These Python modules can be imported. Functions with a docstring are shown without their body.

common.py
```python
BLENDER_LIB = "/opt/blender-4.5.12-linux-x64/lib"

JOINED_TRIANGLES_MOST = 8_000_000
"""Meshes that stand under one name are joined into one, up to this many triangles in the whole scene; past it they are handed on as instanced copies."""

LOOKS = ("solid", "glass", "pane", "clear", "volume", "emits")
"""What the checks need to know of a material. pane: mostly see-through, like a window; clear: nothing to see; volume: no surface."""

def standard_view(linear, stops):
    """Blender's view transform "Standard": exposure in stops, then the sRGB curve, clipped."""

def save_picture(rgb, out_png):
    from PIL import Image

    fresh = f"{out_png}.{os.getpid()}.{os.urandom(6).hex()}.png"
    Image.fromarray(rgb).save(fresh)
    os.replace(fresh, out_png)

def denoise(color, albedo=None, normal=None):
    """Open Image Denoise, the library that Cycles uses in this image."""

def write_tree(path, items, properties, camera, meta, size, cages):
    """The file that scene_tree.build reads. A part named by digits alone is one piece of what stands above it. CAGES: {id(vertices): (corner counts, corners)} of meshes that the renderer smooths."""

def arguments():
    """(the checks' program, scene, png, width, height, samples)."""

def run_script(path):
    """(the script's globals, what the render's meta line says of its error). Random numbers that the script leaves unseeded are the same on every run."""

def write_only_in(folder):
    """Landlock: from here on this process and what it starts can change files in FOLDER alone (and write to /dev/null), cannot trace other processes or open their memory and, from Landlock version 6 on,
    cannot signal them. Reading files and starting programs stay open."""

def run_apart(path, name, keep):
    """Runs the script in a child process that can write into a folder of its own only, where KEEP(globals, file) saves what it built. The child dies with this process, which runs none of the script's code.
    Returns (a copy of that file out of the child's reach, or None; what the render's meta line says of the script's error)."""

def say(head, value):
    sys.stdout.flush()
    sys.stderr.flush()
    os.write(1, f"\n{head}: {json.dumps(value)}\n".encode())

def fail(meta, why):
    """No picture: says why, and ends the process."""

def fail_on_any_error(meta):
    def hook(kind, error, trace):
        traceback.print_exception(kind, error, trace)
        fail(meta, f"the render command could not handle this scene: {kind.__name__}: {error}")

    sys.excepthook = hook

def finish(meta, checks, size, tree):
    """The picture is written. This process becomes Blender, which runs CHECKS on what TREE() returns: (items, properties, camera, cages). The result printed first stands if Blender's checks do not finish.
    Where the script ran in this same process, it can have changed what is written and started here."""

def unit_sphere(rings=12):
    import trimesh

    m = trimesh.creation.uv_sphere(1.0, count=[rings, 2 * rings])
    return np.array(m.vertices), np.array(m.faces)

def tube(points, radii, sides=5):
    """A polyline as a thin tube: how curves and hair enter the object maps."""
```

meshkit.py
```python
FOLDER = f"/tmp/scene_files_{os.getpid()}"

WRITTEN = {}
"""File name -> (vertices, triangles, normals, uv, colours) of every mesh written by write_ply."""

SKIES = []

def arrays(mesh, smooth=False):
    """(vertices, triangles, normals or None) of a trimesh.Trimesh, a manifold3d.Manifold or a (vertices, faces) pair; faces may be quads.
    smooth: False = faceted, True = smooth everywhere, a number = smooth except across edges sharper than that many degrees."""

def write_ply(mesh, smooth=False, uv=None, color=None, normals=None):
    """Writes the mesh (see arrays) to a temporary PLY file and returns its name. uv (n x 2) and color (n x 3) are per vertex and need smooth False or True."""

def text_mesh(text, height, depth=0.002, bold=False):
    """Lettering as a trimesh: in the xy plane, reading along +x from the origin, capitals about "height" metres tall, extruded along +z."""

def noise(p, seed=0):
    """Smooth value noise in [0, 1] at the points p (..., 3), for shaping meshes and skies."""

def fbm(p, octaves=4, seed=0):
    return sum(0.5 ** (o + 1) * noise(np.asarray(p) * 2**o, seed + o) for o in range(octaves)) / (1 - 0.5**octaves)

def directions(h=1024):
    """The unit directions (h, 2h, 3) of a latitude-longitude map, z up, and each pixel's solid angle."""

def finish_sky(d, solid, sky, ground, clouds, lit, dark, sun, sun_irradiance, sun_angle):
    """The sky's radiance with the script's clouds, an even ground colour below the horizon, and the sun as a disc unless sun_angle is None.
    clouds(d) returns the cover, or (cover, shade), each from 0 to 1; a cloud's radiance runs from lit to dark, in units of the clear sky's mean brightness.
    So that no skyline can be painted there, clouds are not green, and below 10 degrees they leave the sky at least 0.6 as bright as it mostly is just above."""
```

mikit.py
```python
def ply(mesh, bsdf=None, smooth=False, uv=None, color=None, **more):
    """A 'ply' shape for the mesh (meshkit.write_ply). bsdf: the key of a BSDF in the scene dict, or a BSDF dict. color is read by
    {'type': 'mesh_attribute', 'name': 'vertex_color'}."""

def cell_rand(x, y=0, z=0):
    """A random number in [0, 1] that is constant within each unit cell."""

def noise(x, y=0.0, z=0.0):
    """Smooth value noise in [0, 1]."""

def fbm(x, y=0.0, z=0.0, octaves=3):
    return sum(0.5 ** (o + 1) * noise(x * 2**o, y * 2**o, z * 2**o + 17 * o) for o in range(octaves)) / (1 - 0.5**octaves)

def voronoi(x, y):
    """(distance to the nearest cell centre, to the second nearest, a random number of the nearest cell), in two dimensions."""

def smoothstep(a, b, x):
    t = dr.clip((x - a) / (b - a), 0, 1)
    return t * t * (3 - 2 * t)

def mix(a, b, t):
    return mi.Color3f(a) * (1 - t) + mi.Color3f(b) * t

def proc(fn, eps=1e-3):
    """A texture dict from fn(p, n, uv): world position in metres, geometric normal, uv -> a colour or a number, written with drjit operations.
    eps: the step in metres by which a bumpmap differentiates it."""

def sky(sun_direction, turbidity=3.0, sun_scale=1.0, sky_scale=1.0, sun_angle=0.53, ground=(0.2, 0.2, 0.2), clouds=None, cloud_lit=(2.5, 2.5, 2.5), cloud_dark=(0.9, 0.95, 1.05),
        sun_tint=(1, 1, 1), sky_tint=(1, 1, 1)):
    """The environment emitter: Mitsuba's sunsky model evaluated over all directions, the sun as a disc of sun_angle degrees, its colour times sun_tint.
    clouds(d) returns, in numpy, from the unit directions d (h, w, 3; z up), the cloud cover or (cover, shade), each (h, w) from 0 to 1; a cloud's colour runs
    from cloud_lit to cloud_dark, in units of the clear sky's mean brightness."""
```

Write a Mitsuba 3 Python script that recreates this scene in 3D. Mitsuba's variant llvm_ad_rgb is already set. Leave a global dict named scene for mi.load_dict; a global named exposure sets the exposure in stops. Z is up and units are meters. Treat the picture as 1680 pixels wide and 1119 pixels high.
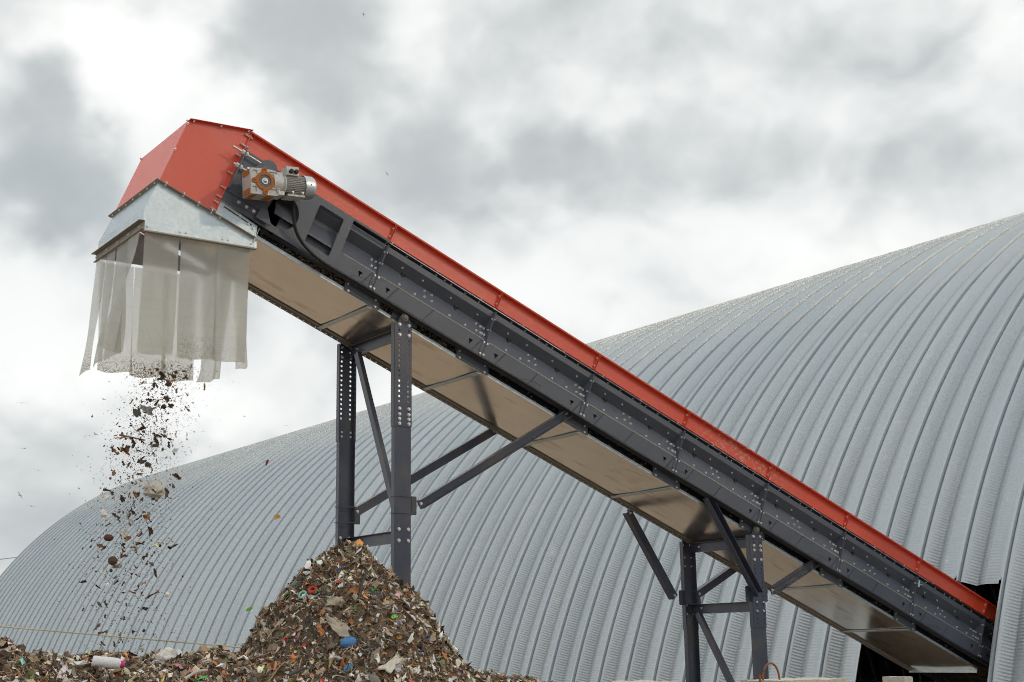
import math, random, numpy as np, trimesh, shapely, mitsuba as mi, drjit as dr, mikit, meshkit
from shapely.geometry import Polygon, LineString, Point, box as sbox
from shapely import affinity
from mikit import proc, noise, fbm, voronoi, cell_rand, smoothstep, mix
T = mi.ScalarTransform4f
scene, labels = {}, {}
rng = np.random.default_rng(7)

# ------------------------------------------------------------------ camera, sky, exposure
CAM = np.array([-7.18716726, -12.23100114, 1.6])
FW = np.array([0.56479321, 0.79566601, 0.21891606]); UP = np.array([-0.11390951, -0.18757163, 0.97562365])
scene['camera'] = {'type': 'perspective', 'fov': 41.136, 'fov_axis': 'x', 'near_clip': 0.1, 'far_clip': 5000.0,
                   'to_world': T().look_at(origin=CAM.tolist(), target=(CAM + FW).tolist(), up=UP.tolist())}
exposure = 1.3
SUN = (0.84, -0.95, 0.66)
DARK = [(74.9, 22.0, 2.3, 2.0, .9), (73.6, 20.0, 2.6, 2.0, 1.), (74.6, 17.7, 3.1, 1.5, 1.), (64.3, 24.6, 2.8, 1.8, .75), (62.1, 22.5, 2.0, 1.3, .7), (55.6, 19.3, 2.8, 1.3, .9),
        (62.1, 25.9, 2.0, 1.0, .7), (74.0, 7.9, 3.1, 1.3, .4), (73.2, 4.5, 2.6, 1.5, .5), (43.3, 24.6, 6.4, 1.5, .55), (50.2, 20.4, 3.8, 1.5, .5), (59.9, 18.3, 2.3, 1.3, .6), (38.5, 19.3, 3.8, 1.5, .5)]
LIT = [(72.9, 24.8, 2.3, 1.0, 1.), (70.1, 24.6, 2.0, 1.5, 1.2), (70.2, 21.8, 1.8, 2.0, 1.1), (66.3, 21.8, 1.5, 1.3, 1.), (75.8, 13.9, 2.2, 1.6, 1.3), (74.3, 11.6, 3.1, 1.8, 1.2), (69.4, 10.5, 2.3, 1.5, 1.2),
       (67.7, 9.3, 2.6, 1.3, 1.), (53.0, 14.9, 3.3, 1.0, .9), (50.4, 14.1, 2.0, .8, .7), (58.3, 25.5, 1.5, 1.5, .6), (51.5, 22.7, 3.1, 1.3, .6), (43.8, 16.3, 6.4, 1.3, .7), (33.1, 23.6, 1.5, 2.0, .5)]


def clouds(d):
    az, el = np.degrees(np.arctan2(d[..., 1], d[..., 0])), np.degrees(np.arcsin(np.clip(d[..., 2], -1, 1)))
    p = d / (np.maximum(d[..., 2:], 0) + 0.35)
    wob = meshkit.fbm(d * 9, 4, 5) - .5
    wob2 = meshkit.fbm(d * 9 + 31, 4, 9) - .5
    a2, e2 = az + 5 * wob + 3.0 * (meshkit.fbm(d * 40, 4, 15) - .5), el + 4 * wob2 + 2.6 * (meshkit.fbm(d * 40 + 9, 4, 16) - .5)
    s = 0.40 + 1.0 * (meshkit.fbm(p * 3.2, 5, 3) - .5) + .95 * (meshkit.fbm(d * 20 + 2.5 * wob[..., None], 6, 12) - .5)
    for sign, L in ((1, DARK), (-1, LIT)):          # the banks and the gaps of the cloud deck over the hall
        for (a, e, wa, we, k) in L:
            s = s + sign * .48 * k * np.exp(-((a2 - a) / (wa * 1.1)) ** 2 - ((e2 - e) / (we * 1.15)) ** 2)
    s = .45 + 1.3 * (s - .45)
    cover = np.clip(.95 + .35 * (meshkit.fbm(p * 2.0, 4, 21) - .5), 0, 1)
    return cover, .5 + .5 * np.tanh(2.0 * (s - .5))


scene['sky'] = mikit.sky(SUN, turbidity=3.0, sun_scale=0.16, sky_scale=1.0, sun_angle=2.6, ground=(.22, .19, .16), clouds=clouds,
                         cloud_lit=(5.5, 5.55, 5.45), cloud_dark=(2.62, 2.84, 2.90), sun_tint=(.97, 1, 1.03))

# ------------------------------------------------------------------ materials
def pr(color, rough=.5, metal=0., spec=.5, bump=None, two=True, **more):
    b = {'type': 'principled', 'base_color': color if isinstance(color, dict) else {'type': 'rgb', 'value': list(color)},
         'roughness': rough, 'metallic': metal, 'specular': spec, **more}
    if bump is not None:
        b = {'type': 'bumpmap', 'arbitrary': bump[0], 'scale': bump[1], 'bsdf': b}
    return {'type': 'twosided', 'bsdf': b} if two else b


TH = 0.3858705407
OZ = 6.0859867
DV, NV = np.array([math.cos(TH), 0, -math.sin(TH)]), np.array([math.sin(TH), 0, math.cos(TH)])


def f_red(p, n, uv):
    s = p.x * DV[0] + (p.z - OZ) * DV[2]
    m = smoothstep(4.5, 5.1, s) * (1 - smoothstep(5.9, 6.6, s))
    g = fbm(p.x * 42, p.y * 16, p.z * 26, 4)
    dust = m * smoothstep(.50, .72, g) * .55 + .06 * smoothstep(.45, .8, fbm(p.x * 3, p.y * 3, p.z * 3 + 7, 3))
    return mix((.62, .068, .028), (.52, .36, .29), dust)


def f_frame(p, n, uv):
    g = fbm(p.x * 5, p.y * 5, p.z * 5, 4)
    k = smoothstep(.72, .80, fbm(p.x * 23, p.y * 23, p.z * 23, 3))
    return mix(mix((.068, .078, .104), (.084, .094, .116), g), (.16, .14, .12), .35 * k)


def f_post(p, n, uv):
    g = smoothstep(.45, .75, fbm(p.x * 4, p.y * 9, p.z * 2.2, 4))
    return mix((.050, .058, .088), (.080, .078, .086), g)


def f_galv(p, n, uv):
    d1, d2, c = voronoi((p.x + p.y * .6) * 34, (p.z + p.y * .8) * 34)
    return mix((.48, .56, .61), (.62, .69, .73), c * .6 + .4 * fbm(p.x * 6, p.y * 6, p.z * 6, 3))


def f_pan(p, n, uv):
    s = p.x * DV[0] + (p.z - OZ) * DV[2]
    g = fbm(s * 1.6, p.y * 5, 3.0, 4)
    k = smoothstep(.55, .80, fbm(s * 3.1, p.y * 9, 11.0, 5))
    return mix(mix((.74, .67, .59), (.84, .78, .70), g), (.46, .35, .27), .45 * k)


def f_panr(p, n, uv):
    s = p.x * DV[0] + (p.z - OZ) * DV[2]
    return .11 + .14 * fbm(s * 2.5, p.y * 7, 5.0, 3)


def f_hall(p, n, uv):
    k = dr.floor((p.y + .242) / .775)
    tone = cell_rand(k, 3.0, 1.0)
    a = fbm(p.y * 1.1, p.z * .6, p.x * .3, 4)
    spots = smoothstep(.90, .93, noise(p.y * 11, p.z * 8.0, p.x * 2))
    streak = smoothstep(.5, .9, fbm(p.y * 14, p.z * .7, k, 3))
    c = mix((.52, .575, .61), (.61, .655, .68), .5 * tone + .5 * a)
    return mix(mix(c, (.46, .48, .48), .30 * streak), (.80, .80, .78), .30 * spots)


def f_belt(p, n, uv):
    g = smoothstep(.48, .66, fbm(p.x * 9, p.y * 9, p.z * 9, 4))
    return mix((.012, .011, .011), (.055, .036, .022), g)


def f_pvc(p, n, uv):
    g = fbm(p.x * 5, p.y * 5, p.z * 1.6, 4)
    low = 1 - smoothstep(4.45, 4.95, p.z + .5 * (fbm(p.x * 4, p.y * 4, p.z * 3, 3) - .5))
    th = .59 - .12 * (1 - smoothstep(4.42, 4.66, p.z + .16 * (fbm(p.x * 6, p.y * 6, p.z * 3, 3) - .5)))
    speck = smoothstep(th, th + .11, fbm(p.x * 120, p.y * 120, p.z * 80, 3)) * low * (.22 + .78 * smoothstep(1.15, 1.3, p.y) + .5 * smoothstep(-2.42, -2.36, p.x) * (1 - smoothstep(-2.06, -2.0, p.x)))      # dirt spatter, a grain one can see
    line = smoothstep(.62, .75, noise(p.x * 2.2, p.y * 2.2, p.z * 30))
    return mix(mix(mix((.71, .705, .66), (.83, .825, .78), g), (.60, .57, .50), .12 * line), (.24, .18, .12), .7 * speck)


def f_soil(p, n, uv):
    return mix((.085, .062, .043), (.20, .15, .105), fbm(p.x * 14, p.y * 14, p.z * 14, 4))


def f_ground(p, n, uv):
    g = fbm(p.x * .35, p.y * .35, 0., 4)
    h = fbm(p.x * 6, p.y * 6, 2., 3)
    return mix(mix((.33, .262, .195), (.43, .35, .268), g), (.19, .145, .108), smoothstep(.5, .75, h) * .6)


def f_conc(p, n, uv):
    return mix((.50, .46, .38), (.62, .58, .50), fbm(p.x * 12, p.y * 12, p.z * 12, 4))


def f_rust(p, n, uv):
    return mix((.20, .07, .03), (.34, .15, .07), fbm(p.x * 60, p.y * 60, p.z * 60, 3))


def f_orange(p, n, uv):
    return mix((.33, .105, .022), (.42, .16, .05), fbm(p.x * 45, p.y * 45, p.z * 45, 3))


M = {
    'red_paint': pr(proc(f_red), .33, 0, .6, clearcoat=.8, clearcoat_gloss=.75),
    'frame_paint': pr(proc(f_frame), .42, 0, .5),
    'post_paint': pr(proc(f_post), .30, 0, .5),
    'black_rubber': pr((.016, .016, .018), .45, 0, .4),
    'galvanised': pr(proc(f_galv), .40, .75, .5),
    'dull_zinc': pr((.30, .28, .24), .55, .4, .4),
    'bolt_zinc': pr((.66, .66, .65), .38, .6, .5),
    'pan_metal': pr(proc(f_pan), proc(f_panr), .95, .5),
    'hall_metal': pr(proc(f_hall), .52, .75, .2),
    'belt': pr(proc(f_belt), .7, 0, .3),
    'pvc': {'type': 'principledthin', 'base_color': proc(f_pvc), 'roughness': .17, 'diff_trans': 1.2, 'spec_trans': .50, 'eta': 1.45},
    'soil': pr(proc(f_soil), .9, 0, .2),
    'scrap': pr({'type': 'mesh_attribute', 'name': 'vertex_color'}, .6, 0, .35),
    'ground_dirt': pr(proc(f_ground), .9, 0, .2),
    'concrete': pr(proc(f_conc), .85, 0, .2, bump=(proc(lambda p, n, uv: fbm(p.x * 40, p.y * 40, p.z * 40, 3)), .01)),
    'rust': pr(proc(f_rust), .8, 0, .3),
    'cast_grey': pr((.47, .47, .46), .5, .15, .4),
    'motor_grey': pr((.52, .52, .51), .45, .15, .4),
    'orange_primer': pr(proc(f_orange), .75, 0, .25),
    'fan_steel': pr((.62, .65, .67), .33, .85, .5),
    'white_paint': pr((.78, .77, .74), .5),
    'label_red': pr((.62, .07, .04), .5),
    'steel_shaft': pr((.62, .61, .58), .3, .8, .5),
    'twine': pr((.62, .56, .42), .7),
    'wire': pr((.10, .10, .10), .6),
    'feather': pr((.50, .50, .50), .8),
    'edge_highlight': pr((.40, .37, .31), .5, .2, .4),  # pale tone standing in for light caught on the frame's fold
    'end_sheet': pr((.42, .45, .46), .5, .4, .4),
}
for k, v in M.items():
    scene['m_' + k] = v

# ------------------------------------------------------------------ helpers
_count = {}


def numbered(base):
    k = _count.get(base, 0)
    _count[base] = k + 1
    return base if k == 0 else f'{base}_{k:03d}'


def add(base, mesh, mat, smooth=False, kind=None, label=None, color=None):
    """One entry of the scene; the numbered key is returned."""
    key = numbered(base)
    if color is not None:
        v = mesh.vertices if hasattr(mesh, 'vertices') else mesh[0]
        color = np.tile(np.asarray(color, float), (len(v), 1)) if np.ndim(color) == 1 else color
        smooth = bool(smooth)
    scene[key] = mikit.ply(mesh, 'm_' + mat, smooth=smooth, color=color)
    d = {}
    if kind: d['kind'] = kind
    if label: d['label'] = label
    if d: labels[key] = d
    return key


def thing(key, label, cat, group=None):
    labels[key] = {'label': label, 'category': cat, **({'group': group} if group else {})}
    return key


cat = trimesh.util.concatenate


def frame(mesh, U, V, W, o=(0, 0, 0)):
    """Places a mesh whose own x, y, z run along U, V, W."""
    m = mesh.copy()
    m.vertices = np.asarray(o, float) + m.vertices @ np.array([U, V, W], float)
    return m


X, Y, Z = np.eye(3)
O = np.array([0, 0, OZ])


def loc(mesh):
    """From the belt's own frame (s down the slope, y across, n square to it) to the world."""
    return frame(mesh, DV, Y, NV, O)


def S(s, y, n):
    return O + s * DV + y * Y + n * NV


def extr(poly, t):
    ps = getattr(poly, 'geoms', [poly])
    return cat([trimesh.creation.extrude_polygon(q, t, engine='earcut') for q in ps])


def side_plate(poly, y0, t=.006):
    """A plate in the s-n plane whose outer face is at y0, thickness towards +y."""
    return loc(frame(extr(poly, t), X, Z, -Y, (0, y0 + t, 0)))


def sheet(points, t, s0, s1, y_off=0.):
    """A folded sheet: the line (y, n) run along the slope from s0 to s1."""
    poly = LineString(points).buffer(t / 2, cap_style=2, join_style=2)
    return loc(frame(extr(poly, s1 - s0), Y, Z, X, (s0, y_off, 0)))


def mirror(mesh, w=1.41):
    m = mesh.copy()
    m.vertices = m.vertices * [1, -1, 1] + [0, w, 0]
    m.invert()
    return m


def bx(lo, hi):
    lo, hi = np.array(lo, float), np.array(hi, float)
    m = trimesh.creation.box(hi - lo)
    m.apply_translation((lo + hi) / 2)
    return m


def cyl(p0, p1, r, n=12, r1=None):
    p0, p1 = np.array(p0, float), np.array(p1, float)
    L = np.linalg.norm(p1 - p0)
    w = (p1 - p0) / L
    a = np.cross(w, [0, 0, 1.] if abs(w[2]) < .9 else [1., 0, 0]); a /= np.linalg.norm(a)
    m = trimesh.creation.cylinder(r, L, sections=n)
    m.apply_translation([0, 0, L / 2])
    if r1 is not None:
        k = m.vertices[:, 2] > L / 2
        m.vertices[k, :2] *= r1 / r
    return frame(m, a, np.cross(w, a), w, p0)


def tube(pts, r, n=8):
    import common
    v, f = common.tube(np.asarray(pts, float), r, n)
    return trimesh.Trimesh(v, f, process=False)


def bez(pts, n=24):
    from scipy.interpolate import CubicSpline
    pts = np.asarray(pts, float)
    t = np.r_[0, np.cumsum(np.linalg.norm(np.diff(pts, axis=0), axis=1))]
    return CubicSpline(t, pts)(np.linspace(0, t[-1], n))


def bolts(spots, axis, r=.011, h=.010):
    """Hexagon heads with washers at the spots, standing along the axis."""
    axis = np.array(axis, float) / np.linalg.norm(axis)
    r = r * .88
    out = []
    for p in spots:
        p = np.array(p, float)
        out.append(cyl(p, p + axis * .003, r * 1.45, 10))
        out.append(cyl(p + axis * .003, p + axis * (.003 + h), r, 6))
    return cat(out)


def rect(u0, v0, u1, v1, r=0.):
    p = sbox(u0, v0, u1, v1)
    return p.buffer(-r).buffer(r, quad_segs=4) if r else p


# ------------------------------------------------------------------ ground
g = np.array([[-2500, -2500, 0], [2500, -2500, 0], [2500, 2500, 0], [-2500, 2500, 0.]])
add('ground', (g, np.array([[0, 1, 2], [0, 2, 3]])), 'ground_dirt')
labels['ground'] = {'kind': 'structure'}

# ------------------------------------------------------------------ the hall: an arched shed of folded sheet, its axis along y
HX, HZ, HR, PITCH, Y0 = 23.88, -3.75, 15.385, .775, -.242
OFF = [[(0, .045, 0), (.026, .045, 0)], [(.026, .045, 0), (.028, -.040, 0)], [(.028, -.040, 0), (.040, -.040, 0)], [(.040, -.040, 0), (.043, -.004, 0)], [(.043, -.004, 0), (.070, -.012, 0), (.082, -.020, .1)],
       [(.082, -.020, .1), (.115, -.052, .8), (.160, -.100, 1.1), (.205, -.146, 1.2), (.220, -.156, 1.2)], [(.220, -.156, 1.2), (.26, -.138, 1.), (.31, -.124, .6), (.37, -.116, .45)],
       [(.37, -.116, .45), (.46, -.116, .4), (.56, -.120, .25), (.605, -.118, 0)], [(.605, -.118, 0), (.645, -.070, .3), (.690, -.012, 0)],
       [(.690, -.012, 0), (.747, 0, 0)], [(.747, 0, 0), (.749, .045, 0)], [(.749, .045, 0), (.775, .045, 0)]]      # from one standing seam to the next: (offset, height, crimping)
FOLDS = [[(PITCH - o, h, c) for o, h, c in f[::-1]] for f in OFF[::-1]]
PROF = np.array([p for f in FOLDS for p in f])
FCUT = np.cumsum([len(f) for f in FOLDS])[:-1] - 1      # no facet is drawn across these, so the folds stay sharp
PHI0 = math.asin(-HZ / HR)


def panel_mesh(phi_a, phi_b, wave):
    if wave:
        n = int((phi_b - phi_a) * HR / .050) * 4 + 1
        ph = np.linspace(phi_a, phi_b, n)
        w = np.array([0, .8, 1., .35])[np.arange(n) % 4] * -.021
    else:
        n = max(8, int((phi_b - phi_a) * HR / .45))
        ph, w = np.linspace(phi_a, phi_b, n), np.zeros(n)
    r = HR + PROF[None, :, 1] + (w * np.interp(ph, [.72, 1.02], [1, .06]))[:, None] * PROF[None, :, 2]
    v = np.stack([HX - r * np.cos(ph)[:, None], np.broadcast_to(PROF[:, 0], r.shape), HZ + r * np.sin(ph)[:, None]], -1).reshape(-1, 3)
    m = len(PROF)
    i, j = np.meshgrid(np.arange(n - 1), np.arange(m - 1), indexing='ij')
    a = (i * m + j)[~np.isin(j, FCUT)].ravel()
    return v, np.vstack([np.stack([a, a + 1, a + m + 1], 1), np.stack([a, a + m + 1, a + m], 1)])


def two_part(phi_a):
    v1, f1 = panel_mesh(phi_a, math.radians(97), True)
    v2, f2 = panel_mesh(math.radians(97), math.pi - PHI0, False)
    return np.vstack([v1, v2]), np.vstack([f1, f2 + len(v1)])


full = two_part(PHI0)
plain = panel_mesh(PHI0, math.pi - PHI0, False)
scene['panel_crimped'] = {'type': 'shapegroup', 'sheet': mikit.ply(full, 'm_hall_metal', smooth=True)}
scene['panel_plain'] = {'type': 'shapegroup', 'sheet': mikit.ply(plain, 'm_hall_metal', smooth=True)}
thing('arched_hall', 'long arched storage hall of ribbed galvanised sheet behind the conveyor', 'hall')
for k in range(-30, 75):
    to = T().translate([0, Y0 + k * PITCH, 0])
    if k in (0, 1, 2):
        z = (2.43, 2.50, 2.47)[k]
        v, f = two_part(math.asin((z - HZ) / HR))
        key = numbered('arched_hall__arch_panel')
        scene[key] = {**mikit.ply((v, f), 'm_hall_metal', smooth=True), 'to_world': to}
    else:
        scene[numbered('arched_hall__arch_panel')] = {'type': 'instance', 'shapegroup': {'type': 'ref', 'id': 'panel_crimped' if -6 <= k < 26 else 'panel_plain'}, 'to_world': to}
ph = np.linspace(PHI0, math.pi - PHI0, 60)
prof = Polygon(np.c_[HX - (HR - .25) * np.cos(ph), HZ + (HR - .25) * np.sin(ph)])
for yy in (Y0 - 30 * PITCH + .05, Y0 + 75 * PITCH - .1):
    add('arched_hall__end_wall', frame(extr(prof, .05), X, Z, -Y, (0, yy + .05, 0)), 'end_sheet')
HY = lambda z: HX - math.sqrt(HR ** 2 - (z - HZ) ** 2)

# ------------------------------------------------------------------ the belt conveyor
BC = 'belt_conveyor'
thing(BC, 'inclined belt conveyor with red guards and dark grey frame rising out of the arched hall', 'conveyor')
N_RIB = 9
S_END = 12.6
# red guards: outward top flange with a lip, web, outward bottom flange
GUARD = [(.004, -.014), (.002, 0.0), (.06, 0.0), (.06, -.208), (.03, -.208)]
cuts = [-1.85] + [1.5 * k for k in range(N_RIB)] + [S_END]
for a, b in zip(cuts[:-1], cuts[1:]):
    m = sheet(GUARD, .004, a + .002, b - .002)
    add(BC + '__guard_panel', m, 'red_paint')
    add(BC + '__guard_panel', mirror(m), 'red_paint')
for k in range(N_RIB):
    s = 1.5 * k
    tri = Polygon([(.004, -.006), (.056, -.006), (.056, -.200), (.034, -.200)])
    m = cat([loc(frame(extr(tri, .004), Y, Z, X, (s + e, 0, 0))) for e in (-.010, .006)])
    m = cat([m, loc(bx((s - .006, .050, -.2), (s + .006, .057, -.006)))])
    r = add(BC + '__guard_rib', m, 'red_paint')
    add(r + '__bolt_pair', bolts([S(s - .010, .035, -.055), S(s - .010, .043, -.155)], -DV), 'bolt_zinc', kind='stuff')
gb = [S(s, .03, -.213) for s in np.arange(-1.2, 11.5, .62)]
add(BC + '__guard_bolt_row', bolts(gb, -NV, .008, .008), 'bolt_zinc', kind='stuff')

# the folded side frame, 1.5 m modules
SIDE = [(.30, -.214), (.066, -.214), (.17, -.2145), (.17, -.262), (.06, -.262), (.06, -.325), (.15, -.42), (.018, -.638), (.018, -.66)]
side_cuts = [-1.30] + [1.5 * k for k in range(N_RIB)] + [S_END]
for a, b in zip(side_cuts[:-1], side_cuts[1:]):
    m = cat([sheet([(.30, -.2165), (.062, -.2165)], .005, a + .002, b - .002), sheet(SIDE[3:], .005, a + .002, b - .002), sheet([(.17, -.2195), (.17, -.262)], .005, a + .002, b - .002)])
    key = add(BC + '__side_panel', m, 'frame_paint')
    add(BC + '__side_panel', mirror(m), 'frame_paint')
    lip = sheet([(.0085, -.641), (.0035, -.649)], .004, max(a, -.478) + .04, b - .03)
    add(key + '__highlight_strip', lip, 'edge_highlight')  # thin pale strip puts the bright line of the fold into colour
    if a >= -.1:
        sp = []
        wn = np.array([-(.638 - .42), -(.15 - .018)])   # outward normal of the sloping web in (y, n)
        web = lambda s, f: S(s, .15 + f * (.018 - .15), -.42 + f * (.638 - .42) * -1)
        nw = -(.218) * Y + .132 * NV
        nw = nw / np.linalg.norm(nw)
        off = nw * .003
        for ds in (.633, .731):
            sp += [web(a + ds, .18) + off, web(a + ds, .60) + off]
        for ds in (.29, .50, .98, 1.2):
            sp.append(web(a + ds, .82) + off)
        for ds in (-.14, -.05, 1.5 - .14, 1.5 - .06):
            if ds > 0: sp += [web(a + ds, .25) + off, web(a + ds, .72) + off]
        add(key + '__bolt_set', bolts(sp, nw, .0125, .011), 'bolt_zinc', kind='stuff')
        nd = np.array([0, -.095, 0]) * 0 + (-(.095) * Y - .09 * NV)
        nd = nd / np.linalg.norm(nd)
        dk = [S(a + ds, .10, -.368) + nd * .003 for ds in (.28, .56, .95, 1.33)]
        add(key + '__stud_set', bolts(dk, nd, .009, .014), 'bolt_zinc', kind='stuff')
        ub = [S(a + ds, .10, -.220) for ds in (.28, .48, .69, .81, .90, 1.10, 1.30)]
        add(key + '__flange_bolt_row', bolts(ub, -NV, .010, .012), 'bolt_zinc', kind='stuff')
        # T handle slots at the top of the web
        for ds in (.33, 1.065):
            q = web(a + ds, .10) + off
            h = cat([cyl(q + nw * .002 + NV * .035, q + nw * .002 - NV * .03, .013, 8), cyl(q + NV * .03 - DV * .02, q + NV * .03 + DV * .03, .012, 8)])
            add(key + '__latch', h, 'black_rubber')
# ribs
RIB = Polygon([(.002, -.268), (.058, -.268), (.058, -.326), (.146, -.421), (.019, -.634), (.004, -.645)])
for k in range(N_RIB):
    s = 1.5 * k
    m = cat([loc(frame(extr(RIB, .005), Y, Z, X, (s + e, 0, 0))) for e in (-.0075, .0025)])
    foot = sheet([(.142, -.425), (.0145, -.636)], .005, s - .055, s - .0075)
    low = loc(cat([bx((s - .045, -.004, -.80), (s - .030, .004, -.66)), bx((s + .006, -.004, -.80), (s + .014, .004, -.655))]))
    key = add(BC + '__frame_rib', cat([m, foot, low]), 'frame_paint')
    sp = [S(s - .0075, .025, -.36), S(s - .0075, .035, -.50)]
    add(key + '__bolt_set', cat([bolts(sp, -DV, .011), bolts([S(s + .0085, .012, -.36), S(s + .0085, .02, -.50)], DV, .010), bolts([S(s - .028, 0, -.672), S(s + .022, 0, -.672), S(s - .025, 0, -.815), S(s + .02, 0, -.812)], -Y, .011),
                                 bolts([S(s - .08, .110, -.477), S(s - .08, .052, -.573), S(s - .03, .106, -.477), S(s - .03, .048, -.573)], (0, -.85, .5), .012)]), 'bolt_zinc', kind='stuff')

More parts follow.
